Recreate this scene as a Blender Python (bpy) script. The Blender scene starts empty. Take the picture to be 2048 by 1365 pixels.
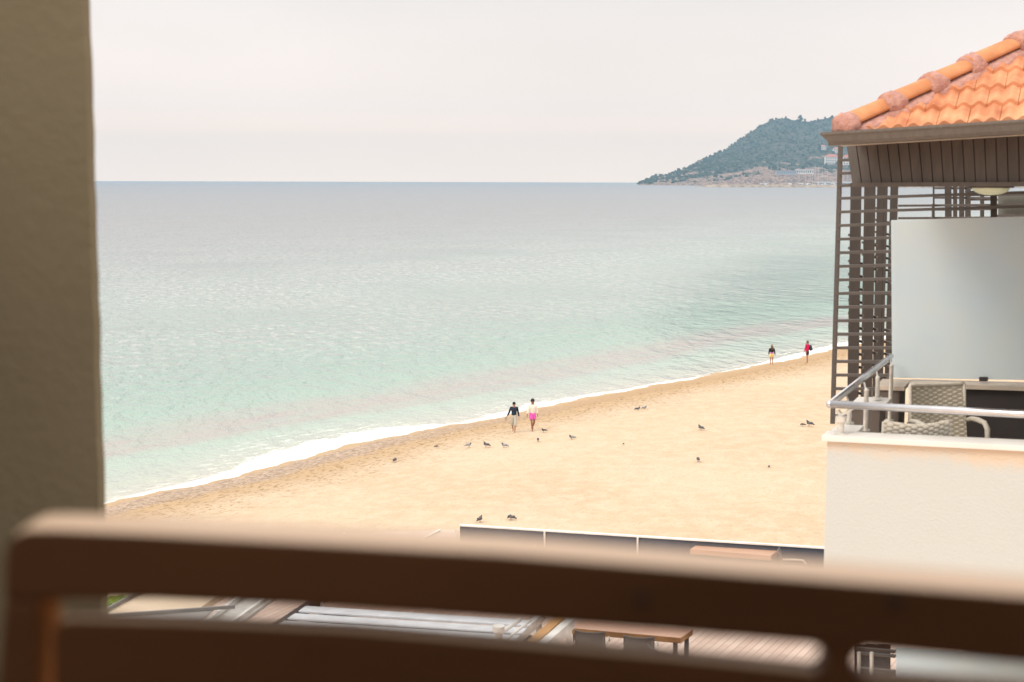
import bpy, bmesh, math, random
import numpy as np
from mathutils import Vector, Matrix, noise
R = math.radians
random.seed(7)
sc = bpy.context.scene
COL = sc.collection

# ---------------------------------------------------------------- camera
H = 14.5                       # eye height over the water
F = 2844.0                     # focal length in pixels of a 2048 px wide frame (50 mm lens)
PITCH, ROLL = R(6.49), 0.003
cd = bpy.data.cameras.new('camera'); cam = bpy.data.objects.new('camera', cd); COL.objects.link(cam)
cd.lens = 50; cd.sensor_width = 36; cd.clip_start = 0.05; cd.clip_end = 40000
CR = (Matrix.Rotation(math.pi/2 - PITCH, 3, 'X') @ Matrix.Rotation(ROLL, 3, 'Z'))
cam.matrix_world = Matrix.Translation((0, 0, H)) @ CR.to_4x4()
cd.dof.use_dof = True; cd.dof.focus_distance = 60; cd.dof.aperture_fstop = 3.9
sc.camera = cam

# ---------------------------------------------------------------- sky, sun, exposure
SUN_EL, SUN_AZ = R(48), R(-118)      # azimuth clockwise from +Y: from the left, a little behind the viewer
w = bpy.data.worlds.new('World'); sc.world = w; w.use_nodes = True
nt = w.node_tree; nt.nodes.clear()
def N(tree, t, **kw):
    n = tree.nodes.new(t)
    for k, v in kw.items():
        if k in n.inputs.keys(): n.inputs[k].default_value = v
        else: setattr(n, k, v)
    return n
out = N(nt, 'ShaderNodeOutputWorld')
sky = N(nt, 'ShaderNodeTexSky', sky_type='NISHITA', sun_disc=False, sun_elevation=SUN_EL, sun_rotation=SUN_AZ, dust_density=4.0)
bg1 = N(nt, 'ShaderNodeBackground', Strength=0.05); nt.links.new(sky.outputs[0], bg1.inputs[0])
# overcast veil: pale near the horizon, about two and a half times brighter overhead, faint cloud drift
tc = N(nt, 'ShaderNodeTexCoord'); sep = N(nt, 'ShaderNodeSeparateXYZ'); nt.links.new(tc.outputs['Generated'], sep.inputs[0])
ramp = N(nt, 'ShaderNodeValToRGB'); nt.links.new(sep.outputs[2], ramp.inputs[0])
cr = ramp.color_ramp
cr.elements[0].position = 0.0; cr.elements[0].color = (1.70, 1.28, .98, 1)
cr.elements[1].position = 1.0; cr.elements[1].color = (2.0, 1.9, 1.78, 1)
for p, c in ((.028, (1.60, 1.20, .915, 1)), (.05, (1.30, 1.09, .96, 1)), (.14, (.955, .90, .87, 1)), (.3, (1.2, 1.13, 1.08, 1)), (.6, (1.75, 1.7, 1.64, 1))):
    e = cr.elements.new(p); e.color = c
mp = N(nt, 'ShaderNodeMapping'); mp.inputs['Scale'].default_value = (1.6, 1.6, 4.5); nt.links.new(tc.outputs['Generated'], mp.inputs[0])
cl = N(nt, 'ShaderNodeTexNoise', Scale=1.3, Detail=4.0, Roughness=.45); nt.links.new(mp.outputs[0], cl.inputs['Vector'])
mr = N(nt, 'ShaderNodeMapRange'); mr.inputs[1].default_value = .3; mr.inputs[2].default_value = .7; mr.inputs[3].default_value = .93; mr.inputs[4].default_value = 1.07
nt.links.new(cl.outputs['Fac'], mr.inputs[0])
bg2 = N(nt, 'ShaderNodeBackground'); nt.links.new(ramp.outputs[0], bg2.inputs[0]); nt.links.new(mr.outputs[0], bg2.inputs[1])
mx = N(nt, 'ShaderNodeMixShader'); mx.inputs[0].default_value = .9
nt.links.new(bg1.outputs[0], mx.inputs[1]); nt.links.new(bg2.outputs[0], mx.inputs[2]); nt.links.new(mx.outputs[0], out.inputs[0])
sd = bpy.data.lights.new('sun', 'SUN'); sun = bpy.data.objects.new('sun', sd); COL.objects.link(sun)
sd.energy = 1.5; sd.angle = R(24); sd.color = (1, .93, .82)
sv = Vector((math.sin(SUN_AZ)*math.cos(SUN_EL), math.cos(SUN_AZ)*math.cos(SUN_EL), math.sin(SUN_EL)))
sun.rotation_euler = sv.to_track_quat('Z', 'Y').to_euler(); sun.location = (-20, -20, 60)
sc.view_settings.view_transform = 'Standard'; sc.view_settings.look = 'None'
sc.view_settings.exposure = 0.06; sc.view_settings.gamma = 1
sc.cycles.use_denoising = True; sc.cycles.max_bounces = 6; sc.cycles.volume_bounces = 0
sc.cycles.caustics_reflective = False; sc.cycles.caustics_refractive = False

# ---------------------------------------------------------------- pixels to places
def ray(px, py): return CR @ Vector(((px-1024)/F, (682.5-py)/F, -1))
def pt(px, py, d): return Vector((0, 0, H)) + ray(px, py)*d
def onz(px, py, z):
    r = ray(px, py); return Vector((0, 0, H)) + r*((z-H)/r.z)

# ---------------------------------------------------------------- mesh helpers
class MB:
    def __init__(s): s.v = []; s.f = []; s.m = []
    def add(s, vs, fs, m=0):
        o = len(s.v); s.v += [tuple(v) for v in vs]; s.f += [tuple(i+o for i in f) for f in fs]; s.m += [m]*len(fs); return s
    def hexa(s, c, m=0):       # 8 corners: bottom 4 ccw, top 4 ccw
        return s.add(c, [(3,2,1,0),(4,5,6,7),(0,1,5,4),(1,2,6,5),(2,3,7,6),(3,0,4,7)], m)
    def box(s, x0, x1, y0, y1, z0, z1, T=None, m=0):
        c = [(x0,y0,z0),(x1,y0,z0),(x1,y1,z0),(x0,y1,z0),(x0,y0,z1),(x1,y0,z1),(x1,y1,z1),(x0,y1,z1)]
        if T: c = [T(*p) for p in c]
        return s.hexa(c, m)
    def bar(s, p, q, wd, ht, up=Vector((0,0,1)), m=0):   # rectangular bar from p to q
        p = Vector(p); q = Vector(q); d = (q-p).normalized(); sd_ = d.cross(up)
        if sd_.length < 1e-4: sd_ = d.cross(Vector((0,1,0)))
        sd_.normalize(); u = sd_.cross(d)
        a, b = sd_*wd/2, u*ht/2
        return s.hexa([p-a-b, p+a-b, q+a-b, q-a-b, p-a+b, p+a+b, q+a+b, q-a+b], m)
    def tube(s, pts, rad, n=10, m=0, cap=True):
        pts = [Vector(p) for p in pts]; k = len(pts)
        rad = rad if isinstance(rad, (list, tuple)) else [rad]*k
        vs = []; ref = Vector((0,0,1))
        for i, p in enumerate(pts):
            d = (pts[min(i+1,k-1)]-pts[max(i-1,0)]).normalized()
            rr = ref if abs(d.dot(ref)) < .95 else Vector((0,1,0))
            a = d.cross(rr).normalized(); b = a.cross(d)
            for j in range(n):
                t = 2*math.pi*j/n; vs.append(p + (a*math.cos(t)+b*math.sin(t))*rad[i])
        fs = [(i*n+j, i*n+(j+1)%n, (i+1)*n+(j+1)%n, (i+1)*n+j) for i in range(k-1) for j in range(n)]
        if cap: fs += [tuple(range(n))[::-1], tuple((k-1)*n+j for j in range(n))]
        return s.add(vs, fs, m)
    def ball(s, c, rx, ry=None, rz=None, nu=10, nv=7, m=0, T=None):
        ry = ry or rx; rz = rz or rx; c = Vector(c); vs = []; fs = []
        for i in range(nv+1):
            ph = math.pi*i/nv
            for j in range(nu):
                th = 2*math.pi*j/nu
                p = Vector((rx*math.sin(ph)*math.cos(th), ry*math.sin(ph)*math.sin(th), rz*math.cos(ph)))
                if T: p = T @ p
                vs.append(c+p)
        for i in range(nv):
            for j in range(nu): fs.append((i*nu+j, (i+1)*nu+j, (i+1)*nu+(j+1)%nu, i*nu+(j+1)%nu))
        return s.add(vs, fs, m)
    def build(s, name, mats, parent=None, smooth=False, bevel=0, seg=2):
        me = bpy.data.meshes.new(name); me.from_pydata(s.v, [], s.f)
        mats = mats if isinstance(mats, (list, tuple)) else [mats]
        for m_ in mats: me.materials.append(m_)
        me.polygons.foreach_set('material_index', s.m)
        bm = bmesh.new(); bm.from_mesh(me)
        bmesh.ops.remove_doubles(bm, verts=bm.verts, dist=1e-5)
        bmesh.ops.recalc_face_normals(bm, faces=bm.faces)
        if bevel:
            es = [e for e in bm.edges if len(e.link_faces) == 2 and e.calc_face_angle(0) > .5]
            bmesh.ops.bevel(bm, geom=es, offset=bevel, segments=seg, affect='EDGES', profile=.6)
        bm.to_mesh(me); bm.free()
        if smooth: me.polygons.foreach_set('use_smooth', [True]*len(me.polygons))
        o = bpy.data.objects.new(name, me); COL.objects.link(o)
        if parent:
            o.parent = parent
            o.matrix_parent_inverse = parent.matrix_world.inverted() if not parent.get('_local') else Matrix()
        return o
def tag(o, label=None, cat=None, group=None, kind=None):
    if label: o['label'] = label
    if cat: o['category'] = cat
    if group: o['group'] = group
    if kind: o['kind'] = kind
    return o
def thing(name, loc, label, cat, group=None, rz=0, local=True):
    """Empty at the thing's base; with local=True the parts are given in the thing's own coordinates."""
    o = bpy.data.objects.new(name, None); COL.objects.link(o); o.empty_display_size = .2
    o.location = loc; o.rotation_euler = (0, 0, rz)
    o.matrix_world = Matrix.Translation(loc) @ Matrix.Rotation(rz, 4, 'Z')
    if local: LOCAL.add(o.name)
    return tag(o, label, cat, group)
LOCAL = set()
_b = MB.build
def build(s, name, mats, parent=None, **kw):
    o = _b(s, name, mats, None, **kw)
    if parent:
        o.parent = parent
        root = parent
        if root.name not in LOCAL:      # geometry given in world coordinates: put its origin on the parent
            if parent.type == 'EMPTY' and parent.parent is None:
                o.data.transform(parent.matrix_world.inverted())
            elif parent.parent is not None:
                o.data.transform(parent.parent.matrix_world.inverted())
        else: LOCAL.add(o.name)
    return o
MB.build = build
def copy_tree(o, parent=None):
    c = o.copy(); COL.objects.link(c); c.parent = parent
    for ch in [x for x in bpy.data.objects if x.parent == o]: copy_tree(ch, c)
    return c
def grid_obj(name, V, nu, nv, mat, attrs=None, smooth=True):
    """V: (nu*nv,3) array laid out row by row"""
    me = bpy.data.meshes.new(name)
    i = np.arange((nu-1)*(nv-1)); a = (i//(nv-1))*nv + i%(nv-1)
    Fq = np.stack([a, a+1, a+nv+1, a+nv], 1).astype(np.int32)
    me.vertices.add(len(V)); me.vertices.foreach_set('co', np.asarray(V, np.float32).ravel())
    me.loops.add(Fq.size); me.loops.foreach_set('vertex_index', Fq.ravel())
    me.polygons.add(len(Fq)); me.polygons.foreach_set('loop_start', np.arange(0, Fq.size, 4, dtype=np.int32))
    me.polygons.foreach_set('loop_total', np.full(len(Fq), 4, np.int32))
    me.update(calc_edges=True); me.validate()
    if smooth: me.polygons.foreach_set('use_smooth', [True]*len(me.polygons))
    for k, v in (attrs or {}).items():
        at = me.attributes.new(k, 'FLOAT', 'POINT'); at.data.foreach_set('value', np.asarray(v, np.float32))
    me.materials.append(mat)
    o = bpy.data.objects.new(name, me); COL.objects.link(o)
    if me.polygons[len(me.polygons)//2].normal.z < 0: me.flip_normals()
    return o

# ---------------------------------------------------------------- materials
def mat(name, col, rough=.7, var=.12, vs=3.0, bump=0.0, bs=30.0, metal=0.0, spec=.4, col2=None, det=5.0, stretch=None, bdist=.01):
    m = bpy.data.materials.new(name); m.use_nodes = True; t = m.node_tree; b = t.nodes['Principled BSDF']
    b.inputs['Roughness'].default_value = rough; b.inputs['Metallic'].default_value = metal
    b.inputs['Specular IOR Level'].default_value = spec
    tc_ = N(t, 'ShaderNodeTexCoord'); src = tc_.outputs['Object']
    if stretch:
        mp_ = N(t, 'ShaderNodeMapping'); mp_.inputs['Scale'].default_value = stretch; t.links.new(src, mp_.inputs[0]); src = mp_.outputs[0]
    nz = N(t, 'ShaderNodeTexNoise', Scale=vs, Detail=det); t.links.new(src, nz.inputs['Vector'])
    r = N(t, 'ShaderNodeValToRGB'); t.links.new(nz.outputs['Fac'], r.inputs[0])
    c2 = col2 or tuple(min(1, c*(1+var)) for c in col); c1 = col if col2 else tuple(c*(1-var) for c in col)
    r.color_ramp.elements[0].position = .32; r.color_ramp.elements[0].color = (*c1, 1)
    r.color_ramp.elements[1].position = .68; r.color_ramp.elements[1].color = (*c2, 1)
    t.links.new(r.outputs[0], b.inputs['Base Color'])
    if bump:
        nb = N(t, 'ShaderNodeTexNoise', Scale=bs, Detail=4.0); t.links.new(src, nb.inputs['Vector'])
        bp = N(t, 'ShaderNodeBump', Strength=bump, Distance=bdist); t.links.new(nb.outputs['Fac'], bp.inputs['Height']); t.links.new(bp.outputs[0], b.inputs['Normal'])
    return m
class G:
    """tiny node helper"""
    def __init__(s, m): s.t = m.node_tree; s.L = s.t.links
    def n(s, t, **k): return N(s.t, t, **k)
    def attr(s, a): return s.n('ShaderNodeAttribute', attribute_name=a).outputs['Fac']
    def math(s, op, a, b=None, c=None):
        n = s.n('ShaderNodeMath', operation=op)
        for i, x in enumerate((a, b, c)):
            if x is None: continue
            if isinstance(x, (int, float)): n.inputs[i].default_value = x
            else: s.L.new(x, n.inputs[i])
        return n.outputs[0]
    def step(s, x, lo, hi, a=0., b=1.):
        n = s.n('ShaderNodeMapRange', interpolation_type='SMOOTHSTEP'); s.L.new(x, n.inputs[0])
        for i, v in enumerate((lo, hi, a, b)): n.inputs[i+1].default_value = v
        return n.outputs[0]
    def noise(s, vec, sc_, det=4., rough=.5):
        n = s.n('ShaderNodeTexNoise', Scale=sc_, Detail=det, Roughness=rough); s.L.new(vec, n.inputs['Vector']); return n.outputs['Fac']
    def mapped(s, scale, rot=0):
        tc_ = s.n('ShaderNodeTexCoord'); r = s.n('ShaderNodeMapping'); r.inputs['Rotation'].default_value = (0,0,rot); s.L.new(tc_.outputs['Object'], r.inputs[0])
        m_ = s.n('ShaderNodeMapping'); m_.inputs['Scale'].default_value = scale; s.L.new(r.outputs[0], m_.inputs[0]); return m_.outputs[0]
    def mix(s, f, a, b):
        n = s.n('ShaderNodeMix', data_type='RGBA')
        for i, x in ((0, f), (6, a), (7, b)):
            if isinstance(x, (int, float)): n.inputs[i].default_value = x
            elif isinstance(x, tuple): n.inputs[i].default_value = (*x, 1)
            else: s.L.new(x, n.inputs[i])
        return n.outputs[2]
    def bump(s, h, st, dist, prev=None):
        n = s.n('ShaderNodeBump', Strength=st, Distance=dist); s.L.new(h, n.inputs['Height'])
        if prev: s.L.new(prev, n.inputs['Normal'])
        return n.outputs[0]
def newmat(name):
    m = bpy.data.materials.new(name); m.use_nodes = True; return m, m.node_tree.nodes['Principled BSDF'], G(m)

# ---------------------------------------------------------------- shoreline
sp = [(210,1010),(300,988),(400,966),(500,944),(600,918),(700,893),(800,870),(900,850),(1000,833),(1100,812),(1200,792),(1300,771),(1400,755),(1500,735),(1600,714),(1680,696),(1780,676),(1900,655),(2040,634)]
shore = [onz(x, y, 0).to_2d() for x, y in sp]
d0 = (shore[0]-shore[3]).normalized()
shore = [shore[0]+d0*150, shore[0]+d0*40] + shore + [Vector((130,280)), Vector((260,500)), Vector((520,1000)), Vector((900,2000)), Vector((1300,3200)), Vector((1900,5200))]
SH = np.array([[p.x, p.y] for p in shore])
def shoredist(X, Y):
    """signed distance, positive inland; and arc length along the shore"""
    best = np.full(X.shape, 1e9); sgn = np.zeros(X.shape); al = np.zeros(X.shape); acc = 0
    for i in range(len(SH)-1):
        a, b = SH[i], SH[i+1]; d = b-a; L = np.hypot(*d)
        t = np.clip(((X-a[0])*d[0]+(Y-a[1])*d[1])/L**2, 0, 1)
        qx, qy = a[0]+t*d[0], a[1]+t*d[1]; dist = np.hypot(X-qx, Y-qy)
        cr_ = d[0]*(Y-a[1])-d[1]*(X-a[0])       # >0 : left of the line = sea
        u_ = dist < best
        best = np.where(u_, dist, best); sgn = np.where(u_, -np.sign(cr_), sgn); al = np.where(u_, acc+t*L, al); acc += L
    return best*sgn, al
def sand_z(X, Y):
    s, al = shoredist(X, Y)
    s = s + .22*np.sin(al*.31)+.16*np.sin(al*.83+1)+.09*np.sin(al*2.3)+.06*np.sin(al*4.9+np.sin(al*1.3)*2)+.04*np.sin(al*8.7)
    z = np.where(s < 0, np.maximum(.11*s, -3), 1.25*(1-np.exp(-np.maximum(s, 0)/10.)))
    return z
def sandpt(px, py):
    z = .6
    for _ in range(12):
        p = onz(px, py, z); z = float(sand_z(np.array([p.x]), np.array([p.y]))[0])
    return Vector((p.x, p.y, z))
def polar(r0, r1, nr, a0, a1, na):
    n2 = int(nr*.62); n1 = int(nr*.1); n3 = nr-n1-n2      # most rings where the shore is
    rr = np.concatenate([np.linspace(r0, 42, n1, endpoint=False), np.linspace(42, 145, n2, endpoint=False), np.exp(np.linspace(math.log(145), math.log(r1), n3))])
    m2 = int(na*.74); m1 = (na-m2)//2
    aa = np.radians(np.concatenate([np.linspace(a0, -23, m1, endpoint=False), np.linspace(-23, 25, na-2*m1, endpoint=False), np.linspace(25, a1, m1)]))
    Rr, A = np.meshgrid(rr, aa, indexing='ij'); return (Rr*np.sin(A)).ravel(), (Rr*np.cos(A)).ravel()
SROT = -math.atan2((shore[14]-shore[4]).y, (shore[14]-shore[4]).x)   # turns the shore direction onto X

# sand
m, b, g = newmat('sand')
b.inputs['Roughness'].default_value = .9; b.inputs['Specular IOR Level'].default_value = .15
s_ = g.attr('inland')
vec = g.mapped((1,1,1)); vs = g.mapped((.85,1.35,1), SROT)
wob = g.math('ADD', s_, g.math('MULTIPLY', g.math('SUBTRACT', g.noise(vs, .8, 6., .7), .5), 3.2))
fine = g.noise(vec, 9., 4., .65); mid = g.noise(vec, 1.2, 4., .6); big = g.noise(vec, .09, 3.)
dry = g.mix(g.step(mid, .35, .7), (.565,.43,.295), (.635,.50,.36))
dry = g.mix(g.math('MULTIPLY', g.step(big, .4, .65), .5), dry, (.65,.52,.385))
wet = (.56,.40,.255)
peb = g.mix(g.step(g.noise(vec, 4., 5., .85), .42, .58), (.33,.24,.18), (.62,.48,.37))
peb = g.mix(g.attr('pebble'), (.52,.35,.20), peb)
c = g.mix(g.step(wob, .3, 1.1), wet, peb)
c = g.mix(g.step(wob, 2.6, 3.6), c, (.57,.40,.245))
c = g.mix(g.step(wob, 3.6, 7.0), c, dry)
# trodden, darker flecks
fl = g.noise(vs, 3.6, 3., .75)
fz = g.math('MULTIPLY', g.step(wob, 1.6, 3.0), g.step(wob, 4.5, 9.5, 1., .16))
c = g.mix(g.math('MULTIPLY', g.step(fl, .52, .64), fz), c, (.30,.18,.08))
fl2 = g.noise(vs, 4.6, 4., .8)
c = g.mix(g.math('MULTIPLY', g.step(fl2, .54, .70), .30), c, (.40,.26,.12))
c = g.mix(g.math('MULTIPLY', g.step(fine, .56, .70), .38), c, (.44,.30,.165))
g.L.new(c, b.inputs['Base Color'])
lump = g.noise(vs, 2.4, 5., .75)
n1 = g.bump(g.math('MULTIPLY', lump, g.step(wob, 3., 9., 1., .42)), .9, .26); n2 = g.bump(fine, .3, .03, n1); g.L.new(n2, b.inputs['Normal'])
M_sand = m
X, Y = polar(5, 5600, 520, -78, 78, 420)
s, al = shoredist(X, Y); Z = sand_z(X, Y)
al9 = shoredist(np.array([shore[9].x]), np.array([shore[9].y]))[1][0]; PEB = np.clip((al9+16-al)/26, .12, 1)
Z = Z + np.where(s > 3, .05*np.sin(X*.9+np.sin(Y*.7)*2)*np.sin(Y*.8+X*.3), 0)
o = grid_obj('sand_beach', np.stack([X, Y, Z], 1), 520, 420, M_sand, {'inland': s, 'along': al, 'pebble': PEB}); tag(o, kind='structure')

# sea
m, b, g = newmat('sea_water')
b.inputs['Roughness'].default_value = .06; b.inputs['IOR'].default_value = 1.33
off = g.attr('offshore'); fw = g.attr('foamwidth')
vec = g.mapped((1,1,1)); vw = g.mapped((.75,.38,1), SROT*.3)
patch = g.math('MULTIPLY', g.math('SUBTRACT', g.noise(g.mapped((.4,1,1), SROT), .05, 4., .6), .5), 2.)
wo = g.math('MULTIPLY', off, g.math('ADD', 1., g.math('MULTIPLY', patch, .35)))
r = g.n('ShaderNodeValToRGB'); g.L.new(g.math('DIVIDE', g.math('LOGARITHM', g.math('ADD', g.math('MAXIMUM', wo, 0.), 1.), 10.), 3.8), r.inputs[0])
e = r.color_ramp.elements
def lg(d): return math.log10(d+1)/3.8
stops = [(0,(.48,.44,.37)),(3,(.40,.43,.365)),(6,(.35,.43,.365)),(10,(.31,.42,.35)),(25,(.25,.37,.315)),(45,(.28,.365,.33)),(75,(.29,.355,.33)),(130,(.28,.31,.31)),(300,(.265,.27,.28)),(3000,(.205,.21,.23))]
e[0].position = lg(0); e[0].color = (*stops[0][1], 1); e[1].position = 1; e[1].color = (.185,.19,.215,1)
for d, cc in stops[1:]:
    q = e.new(lg(d)); q.color = (*cc, 1)
body = r.outputs[0]
# purplish streaky belt some metres out
band = g.math('MULTIPLY', g.step(g.math('ADD', off, g.math('MULTIPLY', patch, 5.)), 6.5, 9.5), g.step(g.math('ADD', off, g.math('MULTIPLY', patch, 5.)), 11., 17., 1., 0.))
belt_noise = g.noise(g.mapped((.25,1.2,1), SROT), .6, 5., .7)
body = g.mix(g.math('MULTIPLY', band, g.step(belt_noise, .3, .62, .35, .85)), body, (.37,.31,.29))
# sky reflections on the wavelets, painted into the body colour as pale flecks
sky_fleck = g.math('MULTIPLY', g.step(g.noise(vw, 1.35, 4., .72), .48, .64), g.step(g.noise(g.mapped((1,1,1)), .03, 3.), .30, .58))
body = g.mix(g.math('MULTIPLY', g.math('MULTIPLY', sky_fleck, g.step(off, 14., 40.)), g.step(off, 90., 260., .52, .10)), body, (.62,.60,.57))
# foam along the edge
fn = g.noise(g.mapped((.6,1.2,1), SROT), .9, 6., .75)
fe = g.math('ADD', g.math('SUBTRACT', fw, off), g.math('MULTIPLY', g.math('SUBTRACT', fn, .5), g.math('ADD', .5, g.math('MULTIPLY', fw, 1.5))))
foam = g.step(fe, -.15, .45)
lace = g.step(g.noise(g.mapped((.5,1.6,1), SROT), 1.4, 6., .8), .5, .64)
foam = g.math('MAXIMUM', foam, g.math('MULTIPLY', g.math('MULTIPLY', lace, g.step(g.math('SUBTRACT', off, g.math('MULTIPLY', fw, 1.8)), -.5, 2., .55, 0.)), 1.))
g.L.new(g.mix(foam, body, (.86,.85,.83)), b.inputs['Base Color'])
g.L.new(g.math('ADD', g.step(foam, 0., 1., .0, .7), g.step(off, 15., 150., .07, .36)), b.inputs['Roughness'])
h1 = g.noise(vw, .8, 4., .6); h2 = g.noise(vw, .09, 3., .5); h3 = g.noise(vw, 2.2, 3., .6)
calm = g.step(off, 0., 30., .3, 1.)
hh = g.math('ADD', g.math('ADD', g.math('MULTIPLY', h1, 1.5), g.math('MULTIPLY', h2, 3.0)), g.math('MULTIPLY', h3, .14))
nb = g.bump(g.math('MULTIPLY', hh, calm), 1., .9); g.L.new(nb, b.inputs['Normal'])
M_sea = m
X, Y = polar(30, 6900, 560, -78, 78, 420)
s, al = shoredist(X, Y)
fx = [(150,.5),(300,.5),(430,.7),(600,2.5),(720,2.8),(810,2.5),(880,1.2),(925,.15),(985,.8),(1100,1.5),(1190,1.1),(1270,.35),(1330,.5),(1420,.35),(1520,.6),(1600,1.2),(1700,1.6),(1900,1.8)]
fa = []; fwid = []
for px, wd in fx:
    py = np.interp(px, [p[0] for p in sp], [p[1] for p in sp]); p = onz(px, py, 0)
    fa.append(shoredist(np.array([p.x]), np.array([p.y]))[1][0]); fwid.append(wd)
FW = np.interp(al, fa, fwid)
o = grid_obj('sea', np.stack([X, Y, 0*X], 1), 560, 420, M_sea, {'offshore': -s, 'foamwidth': FW, 'along': al}); tag(o, kind='structure')
#PART2
# ---------------------------------------------------------------- headland
sil = [(1270,372),(1284,364),(1300,356),(1318,350),(1335,352),(1345,345),(1365,338),(1400,321),(1408,318),(1440,305),(1480,278),(1500,264),(1512,256),(1530,247),(1545,242),(1560,240),(1575,244),(1595,248),(1612,248),(1630,243),(1655,239),(1680,238),(1760,236),(1860,240),(1960,250),(2100,270),(2300,300)]
def eye(px): return 682.5-math.tan(PITCH)*F + (px-1024)*ROLL      # row of eye level
sx = [math.tan(math.atan((p-1024)/F)) for p, _ in sil]
rng = np.random.default_rng(5)
def fbm(X, Y, sc_, oct_=4, seed=0):
    v = np.zeros(X.shape); a = 1; tot = 0
    for k in range(oct_):
        f = sc_*2**k
        v += a*np.array([noise.noise((x*f+seed, y*f, k*7.3+seed)) for x, y in zip(X, Y)]); tot += a; a *= .5
    return v/tot
NX, NY = 420, 110
TX = np.linspace(.083, .46, NX); VY = np.linspace(0, 1, NY)
A_, B_ = np.meshgrid(TX, VY, indexing='ij'); A_ = A_.ravel(); B_ = B_.ravel()
D0 = 3600 + 250*np.clip((.12-A_)/.05, 0, 1); DEP = 300 + 900*np.clip((A_-.09)/.1, 0, 1)
D = D0 + DEP*B_*1.5
ridge_d = D0 + DEP
rowpx = 1024 + A_*F
top = np.interp(rowpx, [p[0] for p in sil], [p[1] for p in sil])
ey = 682.5-math.tan(PITCH)*F + (rowpx-1024)*ROLL
hr = (ey-top)/F*ridge_d*1.012 + H
q = np.clip(B_*1.5, 0, 1.5)
prof = np.where(q < 1, .10*np.minimum(q/.04, 1)+ .90*np.clip((q-.02)/.98, 0, 1)**1.02, 1-.9*(q-1))
Xh = A_*D; Yh = D
big = fbm(Xh, Yh, .0035, 4, 3.); sm = fbm(Xh, Yh, .022, 3, 9.)
Zh = hr*prof + big*hr*.22*np.sin(np.pi*np.clip(q, 0, 1)) + sm*7*np.clip(q*8, 0, 1)*np.clip(hr/40, .15, 1)
Zh = np.where(q < .002, -2, Zh)
rock = np.clip(1-q/.22, 0, 1)*.95 + np.clip(fbm(Xh, Yh, .010, 4, 21.)*2.8-.12, 0, 1)*np.clip(1.25-q*1.2, 0, 1)*1.2 + .75*np.clip((.15-A_)/.03, 0, 1)*(sm > -.05)
m, b, g = newmat('scrub_and_rock')
b.inputs['Roughness'].default_value = .95; b.inputs['Specular IOR Level'].default_value = .1
vec = g.mapped((1,1,1))
rk = g.attr('rock'); n_ = g.noise(vec, .03, 6., .7); n2_ = g.noise(vec, .12, 4., .7)
veg = g.mix(g.step(n2_, .35, .65), (.016,.028,.014), (.085,.095,.05))
veg = g.mix(g.math('MULTIPLY', g.step(n_, .45, .62), .6), veg, (.17,.12,.10))
rkc = g.mix(g.step(n2_, .35, .65), (.11,.068,.058), (.46,.31,.235))
f_ = g.step(g.math('ADD', rk, g.math('MULTIPLY', g.math('SUBTRACT', n_, .5), 1.6)), .42, .62)
g.L.new(g.mix(f_, veg, rkc), b.inputs['Base Color'])
g.L.new(g.bump(n2_, 1., 6.), b.inputs['Normal'])
o = grid_obj('headland_hill', np.stack([Xh, Yh, Zh], 1), NX, NY, m, {'rock': rock}); tag(o, kind='structure')
def hill_at(px, py):
    """the point of the hill seen at a pixel"""
    t = (px-1024)/F; i = int(round((t-TX[0])/(TX[1]-TX[0]))); i = min(max(i, 0), NX-1)
    row = slice(i*NY, (i+1)*NY); zz = Zh[row]; yy = Yh[row]
    rows = eye(px) - (zz-H)/yy*F
    for k in range(NY):
        if rows[k] <= py: return Vector((t*yy[k], yy[k], zz[k]))
    k = int(np.argmin(rows)); return Vector((t*yy[k], yy[k], zz[k]))

# scrub: thousands of small crowns over the hill, nobody could count them
M_leaf_far = mat('far_foliage', (.010,.022,.010), .95, vs=.05, col2=(.07,.09,.035), spec=.1)
V = []; Fc = []
ico = bmesh.new(); bmesh.ops.create_icosphere(ico, subdivisions=1, radius=1); iv = np.array([v.co[:] for v in ico.verts]); ifc = [tuple(v.index for v in f.verts) for f in ico.faces]; ico.free()
cnt = 0
fxs = rng.random(9000); fys = rng.random(9000)
for a, q_ in zip(fxs, fys):
    i = int(a**1.4*.78*(NX-1)); j = int((.05+q_*.66)*(NY-1)); k = i*NY+j
    if rock[k] > .3+.55*rng.random() or Zh[k] < 3: continue
    r_ = 1.3+4.4*rng.random()**3
    vv = iv*(1+.28*rng.standard_normal((len(iv), 1)))*np.array([r_, r_, r_*(.7+.7*rng.random())]) + np.array([Xh[k]+rng.normal()*4, Yh[k]+rng.normal()*4, Zh[k]+r_*.3])
    V.append(vv); Fc += [tuple(x+cnt*12 for x in f) for f in ifc]; cnt += 1
o = MB().add(np.concatenate(V), Fc); o = _b(o, 'hillside_scrub', M_leaf_far); tag(o, kind='stuff')

M_trunk = mat('bark', (.10,.07,.05), .9)
def tree(px, py, h, label, wd=1., group='trees along the headland skyline'):
    p = hill_at(px, py); t = thing('hill_tree', p, label, 'tree', group)
    MB().tube([(0,0,-1),(.1,0,h*.5),(0,.1,h*.8)], [h*.04,h*.03,h*.01], 6).build('trunk', M_trunk, t)
    m_ = MB()
    for k in range(46):
        z = h*(.25+.75*random.random()); s = 1-((z/h-.45)/.6)**2
        rr = h*.3*wd*max(.1, s)*random.random()**.5; th = random.random()*6.28
        vv = iv*h*.1*(.7+.6*random.random())*(1+.3*rng.standard_normal((12,1))) + np.array([rr*math.cos(th), rr*math.sin(th), z])
        m_.add([tuple(x) for x in vv], ifc)
    m_.build('crown', M_leaf_far, t)
tree(1592, 250, 26, 'tallest dark tree standing on the saddle of the headland ridge', 1.2)
tree(1564, 243, 11, 'small round tree on the skyline just right of the first summit')
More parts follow.
